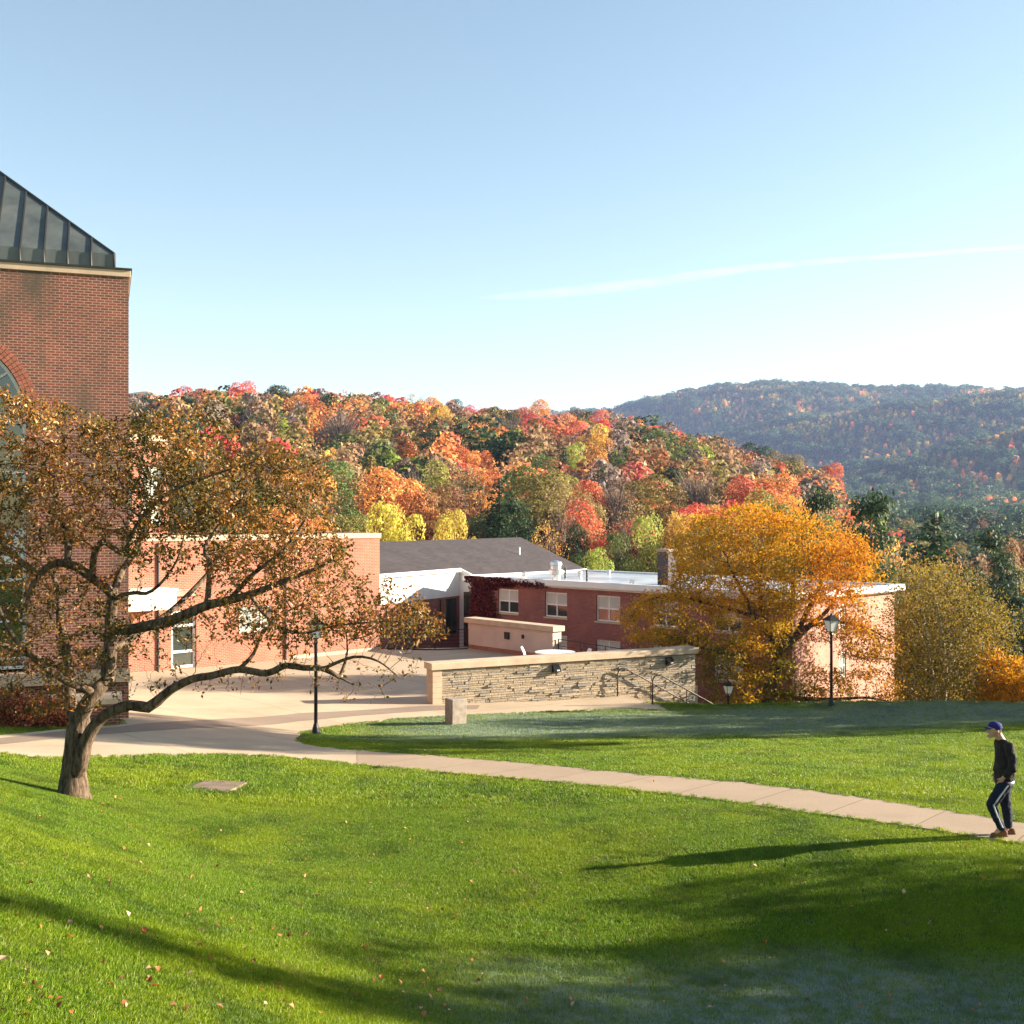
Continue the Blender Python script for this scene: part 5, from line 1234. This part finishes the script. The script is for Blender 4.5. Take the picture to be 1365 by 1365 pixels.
LP = [proto('far_tree_mesh', k, n, s, M['leaf_inst'], 900 + i) for i, (k, n, s) in enumerate([('round', 900, .038), ('round', 800, .040), ('tall', 800, .032), ('bushy', 900, .038), ('conifer', 900, .03), ('sparse', 1500, .026)])]
P1 = []; C1 = []; S1 = []; K1 = []; form2 = {'round': [0, 1], 'tall': [2], 'bushy': [3], 'conifer': [4], 'pine': [4], 'sparse': [5], 'bare': [5]}; bw = [.86, .86, .62, 1.0, .56, .8]
def addfar(x, y, c, form, wid, h):
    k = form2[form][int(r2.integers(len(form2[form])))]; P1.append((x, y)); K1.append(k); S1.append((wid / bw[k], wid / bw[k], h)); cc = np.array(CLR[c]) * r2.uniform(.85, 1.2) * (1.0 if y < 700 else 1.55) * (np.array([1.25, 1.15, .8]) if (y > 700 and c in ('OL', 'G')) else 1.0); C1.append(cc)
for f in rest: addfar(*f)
# beyond 640 m: jittered rows
Y = 640.0
while Y < 3900:
    sp = 10.5 if Y < 1500 else 14.0
    xs = np.arange(-.14 * Y if Y > 1400 else .10 * Y, .56 * Y, sp)
    X = xs + r2.uniform(-.4, .4, len(xs)) * sp; Yv = Y + r2.uniform(-.45, .45, len(xs)) * sp; reg = vnoise(X, Yv, 160, 33); reg2 = vnoise(X, Yv, 60, 34)
    q = r2.random(len(xs))
    for x, y, g_, h_, p in zip(X, Yv, reg, reg2, q):
        warm = .10 + .5 * max(0, g_ * .6 + h_ * .4 - .42)
        c = ('O' if p < warm * .3 else 'A' if p < warm * .5 else 'BR' if p < warm * .8 else 'S' if p < warm * .9 else 'T') if p < warm else ('DG' if p < warm + (1 - warm) * .38 else 'G' if p < warm + (1 - warm) * .70 else 'OL')
        form = 'conifer' if (c == 'DG' and h_ < .5) else 'sparse' if c == 'T' else 'round' if p * 97 % 1 < .6 else 'bushy'
        w_ = (10.5 if Y < 1500 else 16.0) * (0.85 + .45 * (p * 31 % 1)); addfar(x, y, c, form, w_, w_ * (1.6 if form == 'conifer' else 1.0))
    Y += sp * (1.0 if Y < 1500 else 1.05)
P1 = np.array(P1); Z1 = ground(P1[:, 0], P1[:, 1]) - .6
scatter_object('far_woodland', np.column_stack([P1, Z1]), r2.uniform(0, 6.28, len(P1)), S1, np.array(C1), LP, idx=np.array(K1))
print('far trees', len(P1))

# ------------------------------------------------------------------ middle distance trees right of the golden tree
def grown_tree(name, label, cat, stems, polys, Y0, step, kill, infl, lm, bm, nleaf, lsize, jit, r0, tf, up=.6, aspect=.5):
    q = lambda u, v, dy=0.0: Vector(((u - CU) / F * Y0, Y0 + dy, -(v - HV) / F * Y0)); px = Y0 / F
    b = q(*stems[0][2][0][:2]); gz = g1(b.x, b.y); root = empty(name, (b.x, b.y, gz), 0, label, cat)
    D = [(pk, k, [(q(u, v, dy), r * px) for u, v, dy, r in pts]) for pk, k, pts in stems]
    b0 = D[0][2][0][0]; b0.z = gz - .2
    N, par, spec, keys = limbs(D, step * 1.3); A = sample_poly(polys, Y0); N, par = grow(N, par, A, step, kill, infl, 60)
    r = radii(N, par, r0, spec, 2.3); Nl = N - np.array(root.location); branch_mesh(Nl, par, r, .05).build('trunk', bm, root, smooth=True)
    idx = np.where((np.arange(len(N)) >= len(spec)) & (r < r0 * 3.5))[0]; rep = np.repeat(idx, nleaf); C = Nl[rep] + rng.normal(size=(len(rep), 3)) * np.array(jit)
    leaves('crown', C, rng.uniform(lsize[0], lsize[1], len(rep)), lm, root, tf(N[rep]), aspect=aspect, up=up)
    print(name, len(N), len(rep)); return root
bt = lambda Nn: np.clip(.42 + (vnoise(Nn[:, 0] + 200, Nn[:, 2] + 200 + Nn[:, 1], 1.6, 4) - .5) * .7 + rng.normal(size=len(Nn)) * .16, 0, 1)
grown_tree('birch_tree', 'slender pale stemmed birch with thin olive and gold leaves', 'tree',
  [(None, 's1', [(1248,1010,0,4),(1246,930,0,3.6),(1240,890,0,3),(1228,850,0,2.4),(1215,830,0,1.8),(1205,815,0,1)]), (None, 's2', [(1262,1010,.5,4),(1264,930,.5,3.6),(1266,890,.5,3),(1262,850,.6,2.6),(1255,810,.6,2),(1246,780,.6,1.2)]),
   (None, 's3', [(1232,1010,.8,3),(1228,930,.8,2.4),(1218,915,.8,1.5)]), ('s2', 's4', [(1265,880,.5,2.4),(1280,850,.2,2),(1292,830,0,1.3)]), ('s1', 's5', [(1240,890,0,2),(1222,800,-.5,1.5),(1212,785,-.5,.8)])],
  [([(1195,780),(1225,755),(1262,752),(1290,775),(1325,805),(1342,840),(1340,870),(1320,900),(1305,945),(1190,945),(1190,830)], 2300, -3.2, 3.2)], 52.0, .26, .29, 5, M['birch_leaf'], M['birch'], 13, (.09, .17), (.26, .26, .26), .006, bt)
ot = lambda Nn: np.clip(.66 + rng.normal(size=len(Nn)) * .15, 0, 1)
grown_tree('orange_tree', 'glowing orange tree at the right edge beyond the frosty brow', 'tree',
  [(None, 's1', [(1350,1000,0,5),(1352,930,0,4),(1356,900,0,2.5),(1360,880,0,1.4)]), ('s1', 's2', [(1352,930,0,3),(1335,905,.2,2),(1325,890,.2,1.2)])],
  [([(1322,865),(1340,868),(1350,895),(1375,890),(1420,900),(1430,950),(1310,950),(1312,905)], 700, -2, 2)], 50.0, .24, .27, 5, M['gold_leaf'], M['bark_far'], 18, (.10, .18), (.2, .2, .16), .007, ot, aspect=.6)

# shrubs beside the tower, ivy on the dormitory
for i, (u, v, w, h, lab) in enumerate(((12, 988, 1.25, .95, 'reddish barberry shrub at the left edge, beside the brick plinth'), (46, 988, 1.15, .85, 'reddish barberry shrub in the middle of the plinth bed'), (80, 983, 1.0, .8, 'reddish barberry shrub right behind the crabapple trunk'))):
    Y = 28.6 + .35 * i; x = (u - CU) / F * Y; z = s1(x, Y); r_ = np.random.default_rng(40 + i); root = empty('barberry_shrub', (x, Y, z), 0, lab, 'shrub', 'shrubs along the tower plinth')
    n = 5200; d = r_.normal(size=(n, 3)); d[:, 2] = abs(d[:, 2]); d /= np.linalg.norm(d, axis=1)[:, None]; lump = 1 + .16 * np.sin(d[:, 0] * 7 + i) * np.cos(d[:, 1] * 6 + d[:, 2] * 5)
    C = d * np.array([w, w * .8, h * 1.25]) * (lump * r_.uniform(.72, 1.05, n))[:, None] * .72
    leaves('foliage', C, r_.uniform(.05, .09, n), M['barberry'], root, r_.random(n), aspect=.6, up=.3)
    m = MB()
    for k in range(9): a = r_.uniform(0, 6.28); m.tube([(0, 0, -.1), (math.cos(a) * w * .2, math.sin(a) * w * .2, h * .35), (math.cos(a) * w * .5, math.sin(a) * w * .45, h * .75)], [.014, .01, .004], 4)
    m.build('stem', M['twig'], root)
r_ = np.random.default_rng(77); n = 5200; X = r_.uniform(-.1, 3.9, n) ; Z = r_.uniform(-7.6, -3.55, n); lim = np.interp(Z, [-7.6, -6.2, -5.6, -4.4, -4.0, -3.55], [1.6, 2.3, 2.2, 1.8, 3.6, 5.6]) + r_.normal(size=n) * .22
keep = (X < lim) & ~((X > 2.3) & (X < 4.1) & (Z > -5.6) & (Z < -4.2)); X, Z = X[keep], Z[keep]; X = np.concatenate([X, r_.uniform(3.5, 6.6, 260)]); Z = np.concatenate([Z, -3.84 + r_.normal(size=260) * .09])
yy = -r_.uniform(.03, .16, len(X)); yy[Z > -3.95] = -r_.uniform(.44, .50, (Z > -3.95).sum())
iv = leaves('ivy_vine', np.column_stack([X, yy, Z]), r_.uniform(.12, .2, len(X)), M['ivy'], None, r_.random(len(X)), aspect=.8, outward=np.array([0, -1.6, .4]))
iv.location = (DO[0], DO[1], 0); iv.rotation_euler = (0, 0, dang); tag(iv, 'dark red ivy climbing the left corner of the dormitory', 'ivy')

# ------------------------------------------------------------------ trees right of the picture that shade the lawn, some added for denser shade
def shade_tree(x, y, w, h, form, k, col, lab):
    o = bpy.data.objects.new(OBN[form], PR[form][k]); COL.objects.link(o); z = g1(x, y); b = {'round': .86, 'tall': .62, 'bushy': 1.0, 'conifer': .56, 'pine': .8, 'high': .8}[form]
    o.location = (x, y, z - .2); o.scale = (w / b, w / b, h); o.rotation_euler = (0, 0, k * 1.3 + x); o.color = (*CLR[col], 1); tag(o, lab, 'tree', 'trees beside the lawn outside the picture')
TE = math.tan(SUN_EL); AZ = math.tan(SUN_AZ)
def shade_at(gx, gy, D, w, form, k, col, lab, extra=0.0):
    """tree D metres towards the sun whose tip shades ground point gx, gy"""
    x = gx + D; y = gy + D * AZ; h = s1(gx, gy) + D * TE - g1(x, y) + extra; shade_tree(x, y, w, h, form, k, col, lab)
shade_at(-7.0, 9.7, 30, 3.0, 'conifer', 0, 'DG', 'dark conifer right of the lawn whose shadow crosses the foreground')
shade_at(-2.6, 12.9, 27, 4.6, 'tall', 1, 'A', 'tall amber tree right of the lawn near the foreground')
shade_at(-1.5, 10.9, 24, 3.8, 'round', 2, 'OL', 'olive tree right of the lawn near the camera')
shade_at(0.5, 13.2, 34, 5.0, 'round', 4, 'DG', 'unseen round dark tree added behind the amber tree to deepen the lawn shade')  # extra unseen trees from here on, added to make the foreground shadow denser
shade_at(-1.0, 11.9, 33, 4.6, 'bushy', 0, 'G', 'unseen bushy green tree added behind the olive tree to deepen the lawn shade')
shade_at(1.0, 13.8, 44, 5.0, 'round', 5, 'DG', 'unseen round dark tree added behind the bushy ones to deepen the lawn shade')
shade_at(-1.0, 12.6, 22, 4.4, 'bushy', 1, 'OL', 'unseen low bushy olive tree added nearest the foreground to deepen the lawn shade')
shade_at(0.0, 12.4, 40, 5.6, 'bushy', 3, 'DG', 'unseen bushy dark tree added farthest right to deepen the foreground lawn shade')
OBN['high'] = 'broadleaf_tree'
def belt(x, y, w, tipx, form, k, col, lab):
    h = s1(tipx, y - (x - tipx) * AZ) + (x - tipx) * TE - g1(x, y); shade_tree(x, y, w, h, form, k, col, lab)
belt(36, 39.0, 8.0, -19, 'high', 0, 'G', 'unseen tall tree, crown shaped high so its shade falls on the walkway')  # crown height chosen so its shade skips the lawn and reaches the walkway
belt(34, 41.9, 8.5, -7, 'bushy', 0, 'G', 'nearest broad green tree of the row right of the brow')
belt(34, 45.3, 8.5, -1, 'bushy', 1, 'BR', 'broad russet tree in the row right of the brow')
belt(36, 48.9, 8.5, 7, 'round', 1, 'O', 'round orange tree at the far end of the row right of the brow')
belt(42, 43.8, 9.0, -6, 'bushy', 2, 'DG', 'unseen broad dark tree added behind the row to close gaps in its shade')  # doubles of the row, out of view, added so its shadow turns solid
belt(43, 47.6, 9.0, 1, 'round', 3, 'DG', 'unseen round dark tree added behind the row to close gaps in its shade')

# ------------------------------------------------------------------ grass
def grass_patch(name, n, rad, hmin, hmax, w, seed):
    r_ = np.random.default_rng(seed); a = r_.uniform(0, 6.28, n); rr = np.sqrt(r_.random(n)) * rad; x, y = rr * np.cos(a), rr * np.sin(a)
    h = r_.uniform(hmin, hmax, n) * (1 - .3 * (r_.random(n) < .2)); b = r_.uniform(0, 6.28, n); dx, dy = np.cos(b), np.sin(b); ln = r_.uniform(.1, .75, n) * h; c = r_.uniform(0, 6.28, n); lx, ly = np.cos(c) * ln, np.sin(c) * ln; wv = w * r_.uniform(.6, 1.3, n)
    z0 = np.full(n, -.012)
    V = np.stack([np.stack([x - dx * wv, y - dy * wv, z0], 1), np.stack([x + dx * wv, y + dy * wv, z0], 1), np.stack([x + lx * .35 + dx * wv * .8, y + ly * .35 + dy * wv * .8, h * .6], 1), np.stack([x + lx * .35 - dx * wv * .8, y + ly * .35 - dy * wv * .8, h * .6], 1), np.stack([x + lx, y + ly, h], 1)], 1).reshape(-1, 3)
    i = np.arange(n)[:, None] * 5; T = np.concatenate([i + [[0, 1, 2]], i + [[0, 2, 3]], i + [[3, 2, 4]]], 1).reshape(-1, 3)
    me = np_mesh(name, V, T, 3, np.repeat(r_.random(n), 3)); me.materials.append(M['blade']); return me
def lawn_points(y0, y1, sp, smin, smax):
    out = []; Y = y0
    while Y < y1:
        xs = np.arange(smin * (Y + 6), smax * (Y + 6), sp); out.append(np.stack([xs + rng.uniform(-.28, .28, len(xs)) * sp, Y + rng.uniform(-.28, .28, len(xs)) * sp], 1)); Y += sp
    return np.vstack(out)
def grass_field(name, pts, meshes):
    x, y = pts[:, 0], pts[:, 1]; rad = .16
    hard = np.zeros(len(x), bool)
    for dx, dy in ((0, 0), (rad, 0), (-rad, 0), (0, rad), (0, -rad)): hard |= on_hard(x + dx, y + dy)
    x, y = x[~hard], y[~hard]; z = ground(x, y); e = .3; sx = (ground(x + e, y) - z) / e; sy = (ground(x, y + e) - z) / e
    n = len(x); az = rng.uniform(0, 6.28, n)
    # tilt with the slope: rotation from matrix columns
    rots = np.zeros((n, 3))
    for i in range(n):
        nz = Vector((-sx[i], -sy[i], 1)).normalized(); qd = nz.to_track_quat('Z', 'Y'); rots[i] = (qd.to_matrix() @ Matrix.Rotation(az[i], 3, 'Z')).to_euler()
    s = 1 + .35 * (vnoise(x + 40, y + 40, 1.3, 6) - .5) + rng.uniform(-.12, .12, n)
    o = scatter_object(name, np.column_stack([x, y, z]), None, np.column_stack([np.ones(n), np.ones(n), s]), None, meshes, idx=rng.integers(0, len(meshes), n), rots=rots); print(name, n); return o
near_p = lawn_points(6.0, 21.0, .31, -.62, .62); far_p = lawn_points(21.0, 47.0, .46, -.62, .62)
# closer tufts right along the edges of the paving
ed = []
for a, b in zip(lawn_lower[:-1], lawn_lower[1:]):
    L_ = math.dist(a, b); k = int(L_ / .12)
    for i in range(k): ed.append((a[0] + (b[0] - a[0]) * i / k, a[1] + (b[1] - a[1]) * i / k, -1))
for pl in (island_low, island_up):
    for a, b in zip(pl[:-1], pl[1:]):
        L_ = math.dist(a, b); k = max(1, int(L_ / .12))
        for i in range(k): ed.append((a[0] + (b[0] - a[0]) * i / k, a[1] + (b[1] - a[1]) * i / k, 1))
gA = [grass_patch('turf_patch', 1150, .30, .022, .046, .0025, 50 + i) for i in range(4)]
gB = [grass_patch('turf_patch', 620, .38, .035, .070, .0055, 60 + i) for i in range(4)]
gE = [grass_patch('edge_patch', 70, .07, .03, .075, .004, 70 + i) for i in range(3)]
def keep_lawn(p):   # leave out the ground under the tree foot, slab and block
    x, y = p[:, 0], p[:, 1]; c = hit(289, 1049); k = ~((abs(x - c[0]) < .52) & (abs(y - c[1]) < .62))
    return p[k]
grass_field('grass', keep_lawn(near_p), gA); grass_field('grass', keep_lawn(far_p), gB)
ex = np.array(ed); ex2 = ex[:, :2] + rng.normal(size=(len(ex), 2)) * .05
z = ground(ex2[:, 0], ex2[:, 1]) + .0; n = len(ex2)
scatter_object('edge_grass', np.column_stack([ex2, surf(ex2[:, 0], ex2[:, 1])]), rng.uniform(0, 6.28, n), np.ones((n, 3)), None, gE, idx=rng.integers(0, 3, n))
# fallen leaves
n = 420; u = rng.uniform(-60, 1400, n); v = 1030 + 330 * rng.random(n) ** .9; pts = []
for a, b in zip(u, v):
    x, y = hit(a, b)
    if rng.random() > (.95 if a < 650 else .35): continue
    if on_hard(np.array([x]), np.array([y]))[0] and rng.random() < .7: continue
    pts.append((x, y))
pts = np.array(pts); C = np.column_stack([pts, ground(pts[:, 0], pts[:, 1]) + .04])
fl = leaves('fallen_leaves', C, rng.uniform(.035, .075, len(C)), M['leaf_dead'], None, rng.random(len(C)), aspect=.8, up=3.0, fold=.3); tag(fl, kind='stuff')

# ------------------------------------------------------------------ the walking man
def cloth(name, c, rough=.8):
    return plain(name, c, rough, nscale=9, var=.12, bump=.004, spec=.2)
M['jacket'] = cloth('jacket_cloth', (.022,.018,.017)); M['trouser'] = cloth('trouser_cloth', (.010,.014,.030)); M['stripe'] = cloth('stripe_cloth', (.40,.40,.46)); M['cap'] = cloth('cap_cloth', (.022,.022,.13))
M['skin'] = plain('skin', (.50,.27,.18), .55, nscale=20, var=.05); M['shoe'] = cloth('shoe_leather', (.16,.075,.035)); M['hair'] = plain('hair', (.05,.03,.02), .8, nscale=60); M['shirt'] = cloth('shirt_cloth', (.45,.50,.70))
def person():
    Yp = 17.65; px = Yp / F; x0, y0 = hit(1335, 1116); Yp = y0; px = Yp / F; gz = s1(x0, y0) + .025
    root = empty('person', (x0, y0, gz), 0, 'person in a blue cap, dark jacket and side striped track trousers walking on the path', 'person')
    def q(u, v, dy=0.0): return Vector(((u - 1335) * px, dy, (1116.5 - v) * px))
    def organic(name, prims, mat, vox=.011, sm=6, parent=root):
        m = MB()
        for pr in prims:
            if pr[0] == 'c':     # chain of (point, rx, ry, rz?) blended with balls
                pts = pr[1]
                for (a, ra), (b, rb) in zip(pts[:-1], pts[1:]):
                    ra = ra if hasattr(ra, '__len__') else (ra,) * 3; rb = rb if hasattr(rb, '__len__') else (rb,) * 3; k = max(2, int((b - a).length / (min(ra + rb) * .35)))
                    for i in range(k + 1): t = i / k; m.ball(a.lerp(b, t), [ra[j] * (1 - t) + rb[j] * t for j in range(3)], 14)
            else: m.ball(pr[1], pr[2], 16)
        o = m.build(name, mat, parent, smooth=True); r = o.modifiers.new('r', 'REMESH'); r.mode = 'VOXEL'; r.voxel_size = vox; r.use_smooth_shade = True
        s = o.modifiers.new('s', 'SMOOTH'); s.factor = .5; s.iterations = sm
        if name in ('jacket', 'trousers'):
            tx = bpy.data.textures.new('cloth_fold', 'CLOUDS'); tx.noise_scale = .09; tx.noise_depth = 2; dm = o.modifiers.new('d', 'DISPLACE'); dm.texture = tx; dm.strength = .035; dm.mid_level = .5
        return o
    sh = q(1338, 994); hipn, hipf = q(1336, 1046, -.09), q(1340, 1046, .09)
    kn, an = q(1318.5, 1073, -.09), q(1331, 1103, -.09); kf, af = q(1344, 1075, .10), q(1348.5, 1105, .11)
    elbn, wrn = q(1340, 1023, -.25), q(1331, 1035.5, -.185); shn, shf = q(1338, 995.5, -.19), q(1339, 995.5, .19); elbf, wrf = q(1341, 1023, .25), q(1334, 1036, .185)
    head = q(1325.5, 975)
    body = [('c', [(q(1337, 1040), (.11, .13, .08)), (q(1341, 1018), (.09, .12, .08)), (q(1341, 1003), (.085, .12, .07)), (q(1338, 994), (.06, .07, .05))]),
            ('c', [(q(1337, 993), .064), (q(1331, 983), .062)]),
            ('b', head, (.098, .077, .112)), ('b', q(1322.5, 980.5), (.058, .054, .060)), ('b', q(1319.8, 985.2), (.026, .030, .020)),
            ('c', [(q(1317.8, 975), .012), (q(1315.2, 979.5), .015)]), ('b', q(1316.2, 983.2), (.016, .024, .008)), ('b', q(1316.4, 985.0), (.015, .022, .008)),
            ('b', q(1317.6, 973.4, -.03), (.014, .018, .010)), ('b', q(1317.6, 973.4, .03), (.014, .018, .010)),
            ('b', q(1327.5, 977.5, -.080), (.022, .012, .032)), ('b', q(1327.5, 977.5, .080), (.022, .012, .032)),
            ('c', [(shn, .05), (elbn, .042), (wrn, .03)]), ('c', [(shf, .05), (elbf, .042), (wrf, .03)]),
            ('c', [(hipn, .085), (kn, .058), (an, .042)]), ('c', [(hipf, .085), (kf, .058), (af, .042)]), ('c', [(an, .04), (q(1324, 1111, -.1), .032)]), ('c', [(af, .04), (q(1343, 1114, .1), .032)])]
    for w, s in ((wrn, -1), (wrf, 1)):     # palm, thumb and four fingers sliding into the pocket
        dirn = Vector((-.30, -s * .55, -.85)).normalized(); side = Vector((-.9, 0, .35)); palm = w + dirn * .07
        body.append(('c', [(w, (.026, .02, .026)), (palm, (.040, .018, .036))]))
        for f in range(4):
            o_ = side * (.030 - .020 * f); a = palm + dirn * .03 + o_; L = (.034, .040, .037, .028)[f]; b = a + dirn * L; c = b + (dirn + Vector((.25, s * -.2, 0))).normalized() * L * .8
            body.append(('c', [(a, .0095), (b, .009), (c, .0078)]))
        body.append(('c', [(w + dirn * .03 + side * .030, .011), (w + dirn * .06 + side * .055, .0105), (w + dirn * .085 + side * .062, .009)]))
    bo = organic('body', body, M['skin'], .0075, 4)
    m = MB()
    for s in (-1, 1): m.ball(q(1316.6, 974.6, s * .031), (.008, .011, .007), 10)
    m.build('eyes', M['hair'], root)
    organic('hair', [('b', head + Vector((.020, 0, .012)), (.092, .083, .094)), ('b', q(1331, 980), (.03, .06, .045))], M['hair'], .010, 3)
    organic('jacket', [('c', [(q(1338.5, 1040), (.150, .185, .05)), (q(1339.5, 1026), (.150, .182, .09)), (q(1340, 1010), (.145, .19, .10)), (q(1340, 999), (.12, .19, .075)), (q(1336.5, 992), (.092, .11, .045)), (q(1335, 988.5), (.082, .086, .018))]),
        ('c', [(shn, .078), (q(1340.5, 1009, -.245), .070), (elbn, .064), (q(1333, 1032.5, -.205), .050)]), ('c', [(shf, .078), (elbf, .064), (q(1335, 1033, .20), .050)]), ('c', [(shn, .078), (sh, .08), (shf, .078)])], M['jacket'], .011, 5)
    organic('shirt_hem', [('c', [(q(1339.5, 1043), (.138, .165, .02)), (q(1339.5, 1045), (.136, .163, .02))])], M['shirt'], .011, 2)
    tr = organic('trousers', [('c', [(q(1338.5, 1041), (.128, .155, .05)), (q(1338.5, 1048), (.132, .165, .06))]),
        ('c', [(hipn, (.118, .10, .10)), (q(1326.5, 1060, -.095), (.098, .09, .09)), (kn, (.080, .075, .07)), (q(1324, 1088, -.095), (.070, .066, .06)), (an + Vector((0, 0, .0)), (.062, .062, .05)), (an + Vector((0, 0, -.03)), (.064, .064, .02))]),
        ('c', [(hipf, (.118, .10, .10)), (q(1343, 1060, .1), (.100, .09, .09)), (kf, (.084, .075, .07)), (q(1347, 1090, .105), (.074, .068, .06)), (af, (.070, .064, .05)), (af + Vector((0, 0, -.03)), (.072, .064, .02))])], M['trouser'], .011, 5)
    # white side stripe lying on the near leg
    m = MB(); ln = [(1336.5, 1046, .100, -.09), (1326.5, 1060, .090, -.095), (1318.6, 1073, .075, -.09), (1324, 1088, .066, -.095), (1331, 1102.5, .062, -.09)]
    pp = []
    for (a, b) in zip(ln[:-1], ln[1:]):
        for i in range(5): t = i / 5; pp.append([a[k] * (1 - t) + b[k] * t for k in range(4)])
    pp.append(ln[-1]); wd = .013; V = []; Fc = []
    for i, (u, v, r, dy) in enumerate(pp):
        c = q(u, v, dy - r - .004); 
        for s in (-1, 1): V.append((c.x + s * wd, c.y, c.z))
        for s in (-1, 1): V.append((c.x + s * wd, c.y + .02, c.z))
    for i in range(len(pp) - 1): b = i * 4; Fc += [(b, b + 4, b + 5, b + 1), (b + 2, b + 3, b + 7, b + 6), (b, b + 2, b + 6, b + 4), (b + 1, b + 5, b + 7, b + 3)]
    m.add(V, Fc); m.build('side_stripe', M['stripe'], tr, smooth=True)
    organic('cap', [('b', q(1326.5, 969.8), (.108, .088, .066)), ('b', q(1327.5, 972.5), (.103, .087, .045))], M['cap'], .009, 3)
    m = MB(); cb = q(1319, 971.2)
    pts = []; 
    for i in range(11):
        a = math.pi / 2 + math.pi * i / 10; pts.append((math.cos(a) * .10, math.sin(a) * .078))
    top = [(cb.x + a, b, cb.z - abs(b) * .22 + a * .10 + .004) for a, b in pts]; bot = [(x, y, z - .008) for x, y, z in top]; n_ = len(top)
    m.add(top + bot, [tuple(range(n_))[::-1], tuple(range(n_, 2 * n_))] + [(i, (i + 1) % n_, n_ + (i + 1) % n_, n_ + i) for i in range(n_)]); m.build('cap_brim', M['cap'], root)
    for nm, a, hx, tx, dy in (('n', an, 1336, 1318.5, -.095), ('f', af, 1354, 1341.5, .11)):
        zt = 1112 if nm == 'n' else 1114.5
        organic('shoe', [('c', [(q(hx, zt - 1.5, dy), (.045, .042, .045)), (q((hx + tx) / 2, zt, dy), (.05, .045, .042)), (q(tx + 2, zt + 1, dy), (.042, .046, .030))]), ('c', [(q(hx + 2, 1116.2 if nm == 'f' else 1114.3, dy), (.035, .042, .016)), (q(tx, 1116.0, dy), (.035, .044, .014))])], M['shoe'], .009, 3)
person()

# ------------------------------------------------------------------ vapour trail high over the hills, and the air
def trail():
    m, t, b = newmat('vapour'); tc = t.new('TexCoord').outputs['Object']; mp = t.new('Mapping'); mp.inputs['Scale'].default_value = (.0011, .004, .004); t.l.new(tc, mp.inputs[0])
    n = t.noise(mp.outputs[0], 1.0, 5, .6); pv = t.new('VolumePrincipled'); pv.inputs['Color'].default_value = (1, 1, 1, 1); pv.inputs['Anisotropy'].default_value = .2
    t.put(pv.inputs['Density'], t.math('MULTIPLY', t.smooth(n, .15, .85), .0014))
    t.n.remove(b); t.l.new(pv.outputs[0], t.n['Material Output'].inputs['Volume'])
    D = 20000; A = [(640, 397, 20), (680, 395, 70), (740, 391, 95), (800, 385, 105), (860, 378, 105), (920, 368.5, 100), (980, 360, 85), (1040, 353.5, 70), (1120, 346.5, 62), (1200, 341, 60), (1280, 335, 52), (1365, 329, 48), (1500, 321, 44)]
    pts = []; rr = []
    for u, v, r in A: Dd = D + (u - 640) * 4; pts.append(((u - CU) / F * Dd, Dd, -(v - HV) / F * Dd)); rr.append(r)
    o0 = Vector(pts[6]); mb = MB(); mb.tube([Vector(p) - o0 for p in pts], rr, 14); o = mb.build('vapour_trail', m, None, smooth=True); o.location = o0; tag(o, 'long thin white vapour trail rising to the right across the clear sky', 'vapour trail')
trail()
m, t, b = newmat('air'); t.n.remove(b); pv = t.new('VolumePrincipled'); pv.inputs['Color'].default_value = (.42, .56, 1.0, 1); pv.inputs['Density'].default_value = .000078; pv.inputs['Anisotropy'].default_value = .0
t.l.new(pv.outputs[0], t.n['Material Output'].inputs['Volume'])
mb = MB(); mb.box(-7500, -200, -75, 7500, 5600, 520); hz = mb.build('haze', m); tag(hz, kind='stuff')
